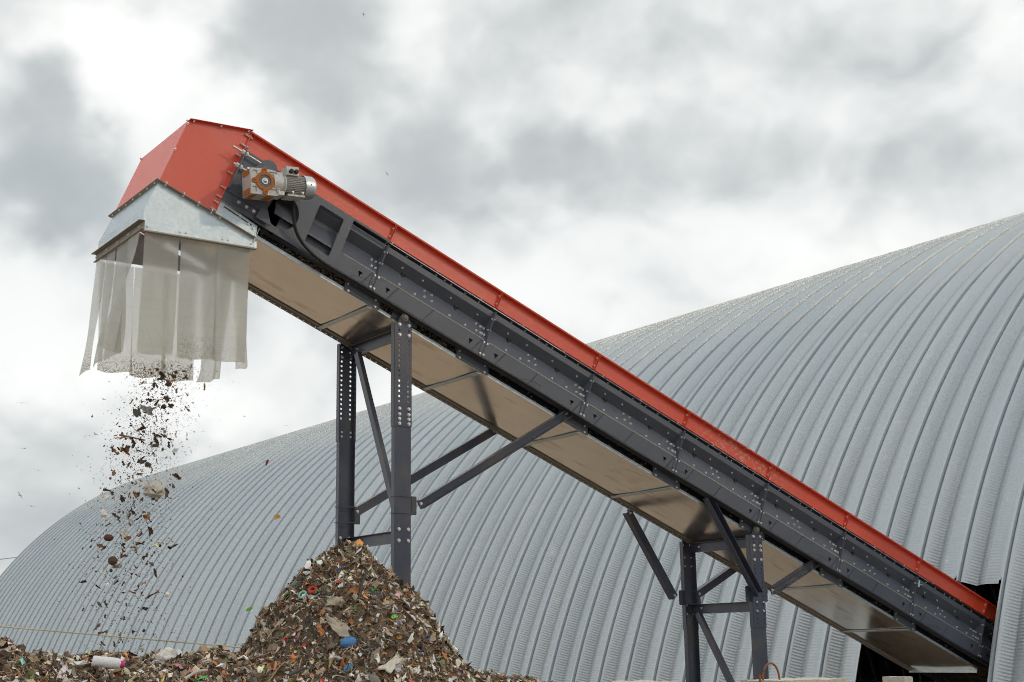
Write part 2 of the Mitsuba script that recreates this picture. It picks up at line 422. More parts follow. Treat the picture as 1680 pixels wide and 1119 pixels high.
# skirt plates under the lip: short lapped plates with slanting joints and keyholes, lower edge rolled under
joints = sorted([1.5 * k + j for k in range(-1, 9) for j in (.20, .68, 1.36)])
joints = [j for j in joints if j > -.45]
edges = [-.478] + joints
keyh = [1.5 * k + j for k in range(-1, 9) for j in (-.183, .18, .745)]
tee = lambda s: shapely.union_all([sbox(s - .024, -.738, s + .014, -.726).buffer(.006), sbox(s - .012, -.770, s - .002, -.73).buffer(.004)])
for i, (a, b) in enumerate(zip(edges[:-1], edges[1:])):
    sl = .0 if i == 0 else .085
    poly = Polygon([(a + sl + .004, -.652), (b + .085 - .004, -.652), (b - .004, -.835), (a + .004, -.835)])
    for s in keyh:
        t = tee(s)
        if poly.buffer(-.012).contains(t): poly = poly.difference(t)
    roll = sheet([(.0085, -.834), (.012, -.843), (.024, -.850), (.042, -.853), (.065, -.853)], .005, a + .004, b - .004)
    m = cat([side_plate(poly, .004 + .002 * (i % 2), .005), roll])
    add(BC + '__skirt_plate', m, 'frame_paint')
m = loc(bx((-.4, 1.40, -.866), (S_END, 1.406, -.65)))
add(BC + '__skirt_plate', m, 'frame_paint')
add(BC + '__inner_plate', cat([loc(bx((-1.2, .075, -.866), (S_END, .080, -.64))), loc(bx((-1.2, 1.33, -.866), (S_END, 1.335, -.64)))]), 'frame_paint')

# belt: carrying run, return run, round the head drum
belt = [(-1.60, -.36)] + [(s, -.36) for s in (2, 6, 12.6)]
a0 = np.linspace(math.pi / 2, 3 * math.pi / 2, 14)
loop = [(12.6, -.36)] + [(-1.62 + .215 * math.cos(a), -.575 + .215 * math.sin(a)) for a in a0] + [(-.6, -.79), (12.6, -.845)]
bm = extr(LineString(loop).buffer(.006, cap_style=2, join_style=1, quad_segs=3), 1.10)
add(BC + '__rubber_belt', loc(frame(bm, X, Z, -Y, (0, 1.255, 0))), 'belt', smooth=30)
add(BC + '__head_drum', cyl(S(-1.62, .16, -.575), S(-1.62, 1.25, -.575), .205, 32), 'black_rubber', smooth=40)
add(BC + '__drum_shaft', cyl(S(-1.62, -.16, -.575), S(-1.62, 1.46, -.575), .045, 16), 'steel_shaft', smooth=40)
# dirt hanging on the return run along the gap
v = []
for _ in range(900):
    s = rng.uniform(-1.3, 1.6) if rng.random() < .75 else rng.uniform(1.6, 10.2)
    q = S(s, rng.uniform(.135, .168), -.935 + .11 * rng.random() ** 2)
    b = trimesh.creation.icosphere(0, rng.uniform(.006, .018)); b.apply_transform(trimesh.transformations.random_rotation_matrix(rng.random(3))); b.apply_translation(q)
    v.append(b)
add(BC + '__clinging_dirt', cat(v), 'soil', kind='stuff')
add(BC + '__gap_sheet', cat([loc(bx((-1.3, .165, -.950), (10.6, .170, -.80)))]), 'black_rubber')  # plain black sheet closing the gap between skirt and pan

# the return pan: 1.5 m sheets, turned-down perforated edges and cross strips
PN = -.953
pan_cuts = [-2.0, .1] + [.1 + 1.507 * i for i in range(1, 8)]
def perforated(s0, s1, lo, hi, pitch, rows):
    p = sbox(s0, lo, s1, hi)
    hs = [Point(s, r).buffer(.0055 if pitch < .09 else .0045, quad_segs=2) for r in rows for s in np.arange(s0 + .03, s1 - .02, pitch)]
    return p.difference(shapely.union_all(hs))
for i, (a, b) in enumerate(zip(pan_cuts[:-1], pan_cuts[1:])):
    sag = [(.124, PN), (.30, PN - .004), (.70, PN - .010), (1.10, PN - .004), (1.286, PN)]
    add(BC + '__pan_sheet', sheet(sag, .002, a + .001, b - .001), 'pan_metal', smooth=20)
    add(BC + '__pan_edge', side_plate(perforated(a, b, PN - .006, PN + .030, .30, [PN + .011]), .116, .003), 'galvanised')
    fe = cat([side_plate(perforated(a, b, PN - .034, PN + .004, .078, [PN - .020]), 1.290, .003), sheet([(1.20, PN - .012), (1.288, PN - .006)], .003, a, b)])
    add(BC + '__pan_edge', fe, 'dull_zinc')
    if i:
        add(BC + '__cross_strip', loc(bx((a - .026, .122, PN - .022), (a + .026, 1.288, PN - .0165))), 'galvanised')
        # hanger plates between frame and pan
        hp = side_plate(Polygon([(a - .38, -.845), (a + .07, -.845), (a + .11, PN + .004), (a - .34, PN + .004)]), .100, .006)
        key = add(BC + '__hanger_plate', hp, 'frame_paint')
        add(key + '__bolt_set', bolts([S(a - .33, .1, -.87), S(a - .30, .1, -.942), S(a + .05, .1, -.942), S(a + .03, .1, -.87)], -Y, .010), 'bolt_zinc', kind='stuff')
a = pan_cuts[-1]
add(BC + '__end_strip', loc(bx((a - .006, .118, PN - .052), (a, 1.29, PN - .004))), 'galvanised')

# ---------------- head: flat plate with cut-outs
hp = Polygon([(-1.85, -.222), (0, -.222), (0, -.246), (-.478, -.246), (-.478, -.66), (-.478, -.868), (-1.392, -.868), (-1.85, -.84)])
hole = Point(-1.235, -.603).buffer(.192, quad_segs=14)
hp = hp.difference(hole).difference(rect(-.889, -.767, -.585, -.300, .018))
hp = hp.difference(rect(-1.80, -.60, -1.47, -.545))
add(BC + '__head_plate', side_plate(hp, -.006, .010), 'frame_paint')
ringl = LineString(Point(-1.235, -.603).buffer(.195, quad_segs=14).exterior.coords).buffer(.003)
add(BC + '__hole_collar', side_plate(ringl, .004, .12), 'frame_paint', smooth=30)
add(BC + '__head_plate', side_plate(Polygon([(-1.85, -.10), (-.2, -.10), (-.2, -.866), (-1.85, -.866)]), 1.404, .006), 'frame_paint')
add(BC + '__inner_head_plate', side_plate(Polygon([(-1.85, -.23), (-.5, -.23), (-.5, -.86), (-1.85, -.86)]).difference(rect(-1.47, -.83, -.96, -.35)), .13, .006), 'frame_paint')
# bearing slide with its bolted angle
key = add(BC + '__bearing_plate', cat([side_plate(Polygon([(-1.838, -.31), (-1.50, -.31), (-1.36, -.46), (-1.40, -.735), (-1.838, -.735)]), -.020, .012), side_plate(rect(-1.75, -.810, -1.385, -.742), -.016, .008)]), 'frame_paint')
add(key + '__bolt_set', bolts([S(-1.682, -.016, -.777), S(-1.592, -.016, -.777), S(-1.507, -.016, -.777), S(-1.417, -.016, -.777), S(-1.74, -.02, -.40), S(-1.66, -.02, -.34)], -Y, .014, .012), 'bolt_zinc', kind='stuff')
add(BC + '__end_angle', loc(bx((-1.852, -.075, -.72), (-1.840, -.004, -.225))), 'frame_paint')
for n_, y_ in ((-.292, -.060), (-.452, -.058)):
    key = add(BC + '__tension_rod', cyl(S(-1.99 if n_ > -.3 else -1.91, y_, n_), S(-1.46, y_, n_), .012, 12), 'steel_shaft', smooth=40)
    add(key + '__nut', cat([cyl(S(-1.885, y_, n_), S(-1.853, y_, n_), .026, 6), cyl(S(-1.838, y_, n_), S(-1.815, y_, n_), .026, 6)]), 'bolt_zinc')
add(BC + '__torque_arm', side_plate(Polygon([(-1.75, -.50), (-1.64, -.25), (-1.60, -.215), (-1.55, -.205), (-1.50, -.225), (-1.475, -.27), (-1.44, -.42), (-1.40, -.52)]), -.075, .022), 'frame_paint')
m = side_plate(Polygon([(-1.47, -.835), (-1.30, -.835), (-1.40, -.70), (-1.46, -.72)]).buffer(.004), -.06, .02)
add(BC + '__torque_arm', m, 'frame_paint')
# galvanised transfer plate with slots
tp = Polygon([(-1.845, -.838), (-1.396, -.872), (-1.362, -1.012), (-1.845, -1.000)])
def slot(s0, n0, s1, n1, w): return LineString([(s0, n0), (s1, n1)]).buffer(w, cap_style=2)
tp = tp.difference(slot(-1.79, -.882, -1.45, -.900, .007))
key = add(BC + '__transfer_plate', cat([side_plate(tp, .030, .004), sheet([(.034, -.846), (.034, -.838), (.005, -.838)], .003, -1.845, -1.40), loc(bx((-1.366, .034, -1.07), (-1.362, 1.37, -.872)))]), 'galvanised')
add(key + '__bolt_set', bolts([S(-1.60, .03, -.878), S(-1.49, .03, -.912), S(-1.425, .03, -.925)], -Y, .013, .012), 'bolt_zinc', kind='stuff')

# ---------------- red discharge hood, plates bolted at outward flanges
HY0, HY1 = .05, 1.36
A_, B_, C_, D_ = (-1.850, .022), (-2.468, -.252), (-2.466, -1.000), (-1.850, -1.000)
HD = BC + '__discharge_hood'
labels[HD] = {'label': 'red sheet hood over the head of the conveyor'}
hs = side_plate(Polygon([A_, B_, C_, D_]), HY0, .004)
add(HD + '__side_plate', hs, 'red_paint'); add(HD + '__side_plate', mirror(hs), 'red_paint')
def across(p, q, t=.004, y0=HY0, y1=HY1, up=0.):
    """A flat sheet from p to q (s, n), right across the belt."""
    return loc(frame(extr(LineString([p, q]).buffer(t / 2, cap_style=2), y1 - y0), X, Z, -Y, (0, y1, 0)))
add(HD + '__top_plate', across((A_[0] + .0, A_[1] + .004), (B_[0], B_[1] + .004), y0=.0, y1=1.41), 'red_paint')
add(HD + '__front_plate', across(B_, (C_[0], C_[1]), y0=HY0, y1=HY1), 'red_paint')
flr = across((A_[0] + .02, A_[1] + .002), (A_[0] + .02, -.24), y0=.0, y1=.048)
add(HD + '__end_flange', cat([loc(bx((-1.850, .018, -1.0), (-1.846, .050, .016))), loc(bx((-1.845, .018, -1.0), (-1.841, .050, .016)))]), 'red_paint')
hb = [S(-1.851, .032, n_) for n_ in (-.05, -.17, -.30, -.52, -.70, -.81, -.88, -.965)]
tl = [S(A_[0] + (B_[0] - A_[0]) * f, .022, A_[1] + (B_[1] - A_[1]) * f - .002) for f in (.06, .5, .93)]
cl = [S(-2.47, .045, n_) for n_ in (-.30, -.62)]
bb = [S(s_, .02, -1.006) for s_ in (-2.40, -2.20, -2.03, -1.88, -1.78)]
add(HD + '__bolt_set', cat([bolts(hb, -DV, .011, .050), bolts([b + DV * .012 for b in hb[:2]], DV, .012, .022), bolts(tl, -NV, .010, .018), bolts(cl, -Y, .010, .03), bolts([S(-2.47, y_, -.26) for y_ in (.06, 1.35)], -DV, .01, .015)]), 'bolt_zinc', kind='stuff')
# ---------------- galvanised chute under it
CH = BC + '__chute'
zb, x0c, x1c = 5.600, -2.797, -1.659
def wsn(P): return tuple((np.array([P[0], 0, P[1]]) - O) @ np.array([DV, NV]).T)
b0, b1 = wsn((x0c, zb)), wsn((x1c, zb))
k0 = wsn((x0c, 5.775))
cs = side_plate(Polygon([(-2.463, -1.008), (-1.36, -1.014), b1, b0, k0]), .050, .004)
add(CH + '__side_sheet', cs, 'galvanised'); add(CH + '__side_sheet', mirror(cs), 'galvanised')
fr = cat([across((-2.463, -1.006), k0), across(k0, b0)])
add(CH + '__front_sheet', fr, 'galvanised')
# top lip (turned out, dark below) and the rims
lip = cat([loc(bx((-2.50, .0, -1.008), (-1.37, .050, -1.003))), loc(bx((-2.505, .0, -1.008), (-2.463, 1.41, -1.003)))])
add(CH + '__upper_flange', lip, 'dull_zinc')
add(CH + '__upper_flange__bolt_set', cat([bolts(bb, -NV, .010, .02), bolts([b + NV * .006 for b in bb], NV, .010, .02), bolts([S(-2.485, y_, -1.009) for y_ in np.linspace(.1, 1.3, 7)], -NV, .009, .014)]), 'bolt_zinc', kind='stuff')
rim = cat([bx((x0c - .004, .020, zb - .035), (x1c + .01, .050, zb + .012)), bx((x1c, .020, zb - .04), (x1c + .03, 1.39, zb + .03))])
add(CH + '__rim', rim, 'galvanised')
add(CH + '__rim', bx((x0c - .01, .012, zb - .050), (x1c + .03, .058, zb - .0355)), 'dull_zinc')
rail = cat([bx((x0c - .062, -.0, zb + .050), (x0c - .002, 1.40, zb + .054)), bx((x0c - .010, .0, zb - .03), (x0c - .004, 1.40, zb + .0495)), bx((x0c - .035, .0, zb - .034), (x0c - .010, 1.40, zb - .030))])
add(CH + '__front_rail', rail, 'dull_zinc')
fb = [(x0c - .010, y_ + e, zb + .012) for y_ in (.10, .40, .72, 1.03, 1.34) for e in (-.02, .02)]
add(CH + '__front_rail__bolt_set', bolts(fb, -X, .010, .012), 'bolt_zinc', kind='stuff')
rb = [(x_, .020, zb + .0) for x_ in (x0c + .03, x0c + .36, x0c + .42, x0c + .80, x0c + .86, x1c - .03)]
add(CH + '__rim__bolt_set', bolts(rb, -Y, .009, .012), 'bolt_zinc', kind='stuff')

# ---------------- curtain of translucent plastic strips
def strip(p0, p1, drop, out, bow=(0, 0), twist=0., nu=10, nv=30, slant=0., curl=0.):
    """Hangs from the line p0-p1; OUT is the way it swings, BOW the swing at the foot and the cross bow, TWIST turns the foot."""
    p0, p1, out = np.array(p0, float), np.array(p1, float), np.array(out, float)
    u, v = np.meshgrid(np.linspace(0, 1, nu), np.linspace(0, 1, nv), indexing='ij')
    c = (p0 + p1) / 2
    w = p1 - p0
    L = np.linalg.norm(w); w = w / L
    a = twist * v ** 1.5
    x = (u - .5) * L
    base = c[None, None] + (x * np.cos(a))[..., None] * w + (x * np.sin(a))[..., None] * out
    sw = bow[0] * v ** 1.6 + bow[1] * np.sin(np.pi * u) * (.15 + .85 * v) + .012 * np.sin(v * 7 + u * 3) * v + curl * np.clip(v - .86, 0, 1) ** 2 * 40
    P = base + sw[..., None] * out + (slant * v ** 1.3)[..., None] * w - (v * drop * (1 + .012 * np.sin(u * 5)))[..., None] * Z
    i, j = np.meshgrid(np.arange(nu - 1), np.arange(nv - 1), indexing='ij')
    q = (i * nv + j).ravel()
    return trimesh.Trimesh(P.reshape(-1, 3), np.vstack([np.stack([q, q + nv, q + nv + 1], 1), np.stack([q, q + nv + 1, q + 1], 1)]), process=False)
zt = zb - .03
ys = .066
ST = BC + '__curtain_strip'
add(ST, strip((-2.775, ys, zt), (-2.425, ys, zt), 1.21, -Y, (.015, .03), .0, slant=-.030), 'pvc', smooth=True)
add(ST, strip((-2.405, ys + .01, zt), (-2.02, ys + .01, zt), 1.205, -Y, (.0, .03), .05, slant=.005), 'pvc', smooth=True)
add(ST, strip((-2.03, ys, zt), (-1.685, ys, zt), 1.205, -Y, (.02, .055), -.05, slant=-.02), 'pvc', smooth=True)
xs = x0c - .006
add(ST, strip((xs, 1.385, zt), (xs, 1.09, zt), 1.18, -X, (.05, .02), .0, slant=-.18), 'pvc', smooth=True)
add(ST, strip((xs, 1.075, zt), (xs, .80, zt), 1.15, -X, (.03, .03), .1, slant=-.13), 'pvc', smooth=True)
add(ST, strip((xs, .76, zt), (xs, .45, zt), 1.13, -X, (.01, .015), -.2, slant=-.12), 'pvc', smooth=True)
add(ST, strip((xs - .01, .42, zt), (xs - .01, .10, zt), 1.08, -X, (.06, .02), 1.25, slant=-.36, nv=36), 'pvc', smooth=True)
yb = 1.36
add(ST, strip((-2.77, yb, zt), (-2.41, yb, zt), 1.14, Y, (.0, .02), .0, slant=.03), 'pvc', smooth=True)
add(ST, strip((-2.40, yb, zt), (-2.02, yb, zt), 1.155, Y, (.02, .02), .0), 'pvc', smooth=True)
add(ST, strip((-2.06, yb + .01, zt), (-1.70, yb + .01, zt), 1.16, Y, (.02, .02), .0), 'pvc', smooth=True)
add(ST, strip((x1c - .01, .12, zt), (x1c - .01, .46, zt), 1.19, X, (.03, .03), .1), 'pvc', smooth=True)
add(ST, strip((x1c - .01, .50, zt), (x1c - .01, .86, zt), 1.23, X, (-.05, .02), .25, slant=.05), 'pvc', smooth=True)
add(ST, strip((x1c - .01, .92, zt), (x1c - .01, 1.28, zt), 1.20, X, (.02, .02), -.1, curl=-.05), 'pvc', smooth=True)

# ---------------- geared motor
GM = BC + '__gear_motor'
labels[GM] = {'label': 'grey geared motor with rusty orange flange and steel fan cover on the head'}
ga = .075
GU, GW = np.array([math.cos(ga), 0, math.sin(ga)]), np.array([-math.sin(ga), 0, math.cos(ga)])
GC = np.array([-1.730, -.35, 6.145])          # the hub's centre on the front face
def gm(mesh): return frame(mesh, GU, Y, GW, GC)
def gfront(poly, y0, t): return gm(frame(extr(poly, t), X, Z, -Y, (0, y0 + t, 0)))
h_ = .132
body = Polygon([(-.150, -h_), (-.142, -h_ - .006), (.135, -h_ - .006), (.160, -h_ + .02), (.165, -.115), (.165, .10), (.10, .125), (.02, .132), (-.142, .128), (-.150, .12)])
pk = shapely.union_all([rect(-.128, .065, -.075, .108, .012), rect(.045, .062, .135, .105, .012), rect(-.132, -.118, -.088, -.06, .012), rect(.055, -.118, .135, -.072, .012)])
hub_hole = Point(0, 0).buffer(.06)
add(GM + '__housing', cat([gfront(body, .012, .185), gfront(body.difference(pk), 0., .0125), gfront(shapely.union_all([rect(.09, .032, .150, .040), rect(.10, .006, .158, .013), rect(.09, -.022, .158, -.015), rect(.08, -.046, .15, -.040)]), -.006, .007)]), 'cast_grey')
lugs = shapely.union_all([Point(0, 0).buffer(.098)] + [Point(.112 * math.cos(a), .112 * math.sin(a)).buffer(.027) for a in (0, math.pi / 2, math.pi, -math.pi / 2)])
lugs = lugs.difference(Point(0, 0).buffer(.066)).difference(shapely.union_all([Point(.116 * math.cos(a), .116 * math.sin(a)).buffer(.008) for a in (0, math.pi / 2, math.pi, -math.pi / 2)]))
add(GM + '__flange', gfront(lugs, -.014, .016), 'orange_primer')
add(GM + '__hub_cover', gfront(Point(0, 0).buffer(.066).difference(Point(0, 0).buffer(.032)), -.006, .008), 'frame_paint')
add(GM + '__shaft_end', cat([gfront(Point(0, 0).buffer(.032).difference(Point(0, 0).buffer(.022)), -.012, .02), gm(cyl((0, .0, 0), (0, -.02, 0), .017, 14)), gm(cyl((0, -.02, 0), (0, -.028, 0), .017, 14, .008))]), 'steel_shaft', smooth=40)
pads = [bx((-.158, .03, .068), (-.148, .17, .118)), bx((-.158, .03, -.130), (-.148, .17, -.075)), bx((-.135, .03, -.146), (-.085, .17, -.137)), bx((.03, .03, -.146), (.105, .17, -.137))]
for p in pads: add(GM + '__foot_pad', gm(p), 'orange_primer')
for (u, w_) in ((-.126, -.048), (.022, -.126), (.150, .022), (.176, .018)):
    add(GM + '__plug', cat([gfront(Point(u, w_).buffer(.0125).difference(Point(u, w_).buffer(.006)), -.008, .01)]), 'white_paint')
add(GM + '__maker_plate', gfront(rect(.115, -.072, .150, -.047), -.0035, .004), 'label_red')
mk = meshkit.text_mesh('G', .016, .001, True)
add(GM + '__maker_plate__mark', gm(frame(mk, X, Z, -Y, (.126, -.0038, -.068))), 'white_paint')
# motor along +x: adaptor, finned stator, terminal box, fan cover
MY, MZ = .085, .010
def round_x(x0, x1, r, n=28, r1=None): return gm(cyl((x0, MY, MZ), (x1, MY, MZ), r, n, r1))
add(GM + '__adaptor', cat([round_x(.150, .215, .105), round_x(.215, .235, .120, 28, .108), round_x(.1, .152, .112), gm(bx((.14, -.01, -.125), (.205, .16, -.085))), gm(bx((.15, .0, .07), (.20, .15, .112)))]), 'motor_grey', smooth=40)
fins = [round_x(.235, .455, .088)]
for a in np.radians(np.arange(0, 360, 10)):
    if 50 < math.degrees(a) % 360 < 130: continue
    f = bx((.238, -.0022, .085), (.452, .0022, .112))
    c_, s_ = math.cos(a - math.pi / 2), math.sin(a - math.pi / 2)
    f.vertices = f.vertices @ np.array([[1, 0, 0], [0, c_, s_], [0, -s_, c_]]).T + [0, MY, MZ]
    fins.append(gm(f))
add(GM + '__stator', cat(fins), 'cast_grey')
add(GM + '__motor_foot', cat([gm(bx((.25, MY - .08, -.118), (.44, MY + .08, -.100)))]), 'motor_grey')
add(GM + '__motor_foot__bolt_set', bolts([GC + GU * u + Y * (MY - .1) + GW * -.085 for u in (.295, .405)], -Y, .010, .014), 'bolt_zinc', kind='stuff')
tb = trimesh.creation.box((.135, .12, .085)); tb = gm(frame(tb, X, Y, Z, (.305, MY - .045, .138)))
key = add(GM + '__terminal_box', cat([tb, gm(bx((.24, MY - .11, .09), (.37, MY + .02, .100)))]), 'motor_grey')
for u in (.283, .338):
    add(key + '__gland', gm(cat([cyl((u, MY - .104, .128), (u, MY - .135, .128), .023, 6), cyl((u, MY - .135, .128), (u, MY - .142, .128), .016, 10)])), 'black_rubber')
fan = trimesh.creation.revolve([(.0, .575), (.085, .575), (.107, .562), (.119, .54), (.122, .445), (.114, .445), (.114, .50), (0, .50)], sections=36)
fan = frame(fan, Y, Z, X, (0, MY, MZ))
key = add(GM + '__fan_cover', gm(fan), 'fan_steel', smooth=40)
add(key + '__bolt_set', bolts([GC + GU * .50 + Y * (MY - .121) + GW * MZ], -Y, .006, .006), 'dull_zinc', kind='stuff')
# the cable: from under the motor, across the head plate and down along the frame
cp = [GC + GU * .24 + Y * .02 - GW * .10, S(-1.20, -.16, -.55), S(-1.08, -.10, -.72), S(-.86, -.045, -.835), S(-.55, -.028, -.872), S(-.2, -.03, -.868)]
cp += [S(s_, -.022, -.866 - .006 * math.sin(s_ * 2.1)) for s_ in np.arange(.2, 11.6, .5)]
add(BC + '__power_cable', tube(bez(cp, 220), .0175, 10), 'black_rubber', smooth=True)
for s_ in (-.30, 2.05, 4.35, 6.9, 9.3):
    a_ = np.linspace(0, 1, 14)
    pts = [S(s_ + .30 * t, -.024 - .012 * math.sin(math.pi * t), -.845 + .06 * t ** .6 + (.012 * math.sin(3 * t))) for t in a_]
    add(BC + '__cable_tie', tube(pts, .0022, 5), 'black_rubber')
add(BC + '__hose_end', cat([cyl(S(9.05, .02, -.30), S(9.06, .02, -.39), .014, 10), cyl(S(9.06, .03, -.35), S(9.15, .04, -.32), .007, 8)]), 'galvanised')

# ------------------------------------------------------------------ the two support frames
def channel(points_xy, t, z0, z1):
    poly = LineString(points_xy).buffer(t / 2, cap_style=2, join_style=2)
    return frame(extr(poly, z1 - z0), X, Y, Z, (0, 0, z0))


def beam(p0, p1, width, depth, t, open_dir, up):
    """A channel from p0 to p1: web WIDTH high along UP, flanges DEPTH long towards OPEN_DIR."""
    p0, p1 = np.array(p0, float), np.array(p1, float)
    w = p1 - p0; L = np.linalg.norm(w); w /= L
    up = np.array(up, float); up -= w * (up @ w); up /= np.linalg.norm(up)
    od = np.array(open_dir, float); od -= w * (od @ w); od -= up * (od @ up); od /= np.linalg.norm(od)
    pts = [(depth, width / 2), (0, width / 2), (0, -width / 2), (depth, -width / 2)]
    poly = LineString(pts).buffer(t / 2, cap_style=2, join_style=2)
    m = frame(extr(poly, L), od, up, w, p0)
    if np.linalg.det(np.array([od, up, w])) < 0: m.invert()
    return m


def holes(u0, us, zs, r=.0135):
    return shapely.union_all([Point(u, z).buffer(r, quad_segs=2) for u in us for z in zs])


def support(xa, top, sleeve_bot, label, braces, beams, clamp, diag, near_bolts, far_bolts, post_top):
    """XA: the left edge of the posts; webs face out, flanges turn in."""
    key = numbered('support_frame')
    thing(key, label, 'support frame', 'support frames under the conveyor')
    xb = xa + .197
    for side in (0, 1):
        yw = .066 if side == 0 else 1.344
        o = 1 if side == 0 else -1
        post = channel([(xa, yw + o * .06), (xa, yw), (xb, yw), (xb, yw + o * .06)], .006, 0, post_top)
        pk_ = add(key + '__post', post, 'post_paint')
        ex = .008
        ya = yw - o * .0075
        zs = np.arange(sleeve_bot + .05, top - .02, .055)
        web = sbox(xa - ex, sleeve_bot, xb + ex, top).difference(holes(0, (xa + .052, xb - .030), zs))
        tab = Polygon([(xa + .03, top), (xb + .012, top), (xb - .028, top + .055), (xb - .045, top + .085), (xa + .09, top + .095), (xa + .062, top + .075)])
        wv = extr(shapely.union_all([web, tab]), .007)
        web3 = frame(wv, X, Z, -Y, (0, ya + .0035, 0))
        fl = [bx((xa - ex - .0035, min(ya + o * .0036, ya + o * .066), sleeve_bot), (xa - ex + .0035, max(ya + o * .0036, ya + o * .066), top)),
              bx((xb + ex - .0035, min(ya + o * .0036, ya + o * .066), sleeve_bot), (xb + ex + .0035, max(ya + o * .0036, ya + o * .066), top))]
        sk = add(key + '__sleeve', cat([web3] + fl), 'post_paint')
        bl = near_bolts if side == 0 else far_bolts
        add(sk + '__bolt_set', bolts([(u, ya - o * .0036 if side == 0 else ya - .0036 + .0 , z) for u in (xa + .055, xb - .028) for z in bl], -Y, .015, .013), 'bolt_zinc', kind='stuff')
        add(pk_ + '__bolt_set', bolts([(u, yw - .0035 if side == 0 else yw - .0035, z) for u in (xa + .055, xb - .028) for z in clamp[2]], -Y, .015, .013), 'bolt_zinc', kind='stuff')
        # pivot bolt and its bracket
        pc = np.array([xa + .118, ya, top + .066])
        if side == 0:
            add(sk + '__pivot_bolt', cat([cyl(pc + [0, .02, 0], pc - [0, .010, 0], .043, 16), cyl(pc - [0, .010, 0], pc - [0, .030, 0], .030, 6)]), 'dull_zinc')
        add(sk + '__pivot_bracket', frame(extr(Polygon([(xa - .03, top + .05), (xb + .10, top - .02), (xb + .11, top + .06), (xa + .12, top + .20), (xa + .03, top + .20)]), .012), X, Z, -Y, (0, (.112 if side == 0 else 1.302) + .012, 0)), 'post_paint')
        # clamp straps round the post
        c0, c1 = clamp[0], clamp[1]
        e = .014
        y1, y2 = sorted((yw - o * .012, yw + o * .072))
        ck = add(key + '__clamp', cat([bx((xa - e, y1, z - .005), (xb + e, y1 + .006, z + .005)) for z in (c0, c1)] + [bx((xa - e, y1 + .006, z - .005), (xa - e + .006, y2, z + .005)) for z in (c0, c1)]
                                      + [bx((xb + e - .006, y1 + .006, c0 - .010), (xb + e, y2, c1 + .010))]), 'post_paint')
        for sgn in clamp[3]:
            xp = (xb + e) if sgn > 0 else (xa - e)
            pl = rect(min(xp, xp + sgn * .075), c1 - .012, max(xp, xp + sgn * .075), c0 + .008, .014)
            add(ck + '__gusset', frame(extr(pl, .010), X, Z, -Y, (0, yw + o * .03 + .005, 0)), 'post_paint')
    for z in beams:
        bm_ = beam((xa + .155, .075, z), (xa + .155, 1.335, z), .118, .055, .006, -X, Z)
        ck = add(key + '__crossbeam', bm_, 'post_paint')
        add(ck + '__bolt_set', bolts([(xa + .150, 1.15, z + .01), (xa + .150, .22, z + .01)], -X, .012, .012), 'bolt_zinc', kind='stuff')
    if diag is not None:
        add(key + '__diagonal', beam((xa + .07, *diag[0]), (xa + .07, *diag[1]), .075, .05, .006, X, (0, .5, .6)), 'post_paint')
    for (p0, p1, od) in braces:
        bk = add(key + '__brace', beam(p0, p1, .092, .085, .006, od, Z), 'post_paint')
        P0, P1 = np.array(p0), np.array(p1); w = (P1 - P0) / np.linalg.norm(P1 - P0)
        add(bk + '__bolt_set', bolts([P0 + w * .03 - Y * .004, P1 - w * .03 - Y * .004], -Y, .015, .016), 'bolt_zinc', kind='stuff')
    return key


k1 = support(.009, 5.010, 3.888, 'taller support frame of drilled grey steel channels standing behind the big waste heap',
             [((.315, .085, 3.075), (2.33, .085, 4.235), (0, -1, 0)), ((.235, 1.315, 3.095), (2.16, 1.315, 4.185), (0, 1, 0))],
             (4.924, 2.748), (3.155, 2.98, (2.812, 2.695), (1,)), ((1.05, 4.86), (.10, 2.82)),
             (4.99, 4.88, 4.08, 4.02, 3.97, 3.92), (4.98, 4.865, 4.0, 3.95), 4.13)
k2 = support(5.128, 2.925, 1.79, 'shorter support frame of grey steel channels with splayed braces near the hall opening',
             [((5.19, .062, 2.19), (4.425, .085, 3.36), (0, -1, 0)), ((5.46, .085, 2.235), (6.33, .085, 2.635), (0, -1, 0)),
              ((4.975, 1.315, 2.20), (4.235, 1.315, 3.29), (0, 1, 0)), ((5.37, 1.315, 2.235), (6.09, 1.315, 2.60), (0, 1, 0))],
             (2.840, 2.048), (2.285, 2.115, (2.10, 1.99), (1, -1)), ((1.16, 1.99), (.10, .30)),
             (2.903, 2.79, 2.735, 2.618), (2.72, 2.606), 2.865)

# ------------------------------------------------------------------ the waste heaps
CRX = [-12, -8, -6, -4.6, -4.05, -3.85, -3.5, -3.1, -2.8, -2.5, -2.3, -2.0, -1.8, -1.0, .2, .5, .9, 1.9, 2.6, 3.5, 5.5]
CRZ = [.9, 1.6, 1.9, 1.80, 1.74, 1.63, 1.65, 1.65, 1.585, 1.65, 1.66, 1.60, 1.60, 1.6, 1.52, 1.44, 1.34, 1.22, 1.10, .85, .2]


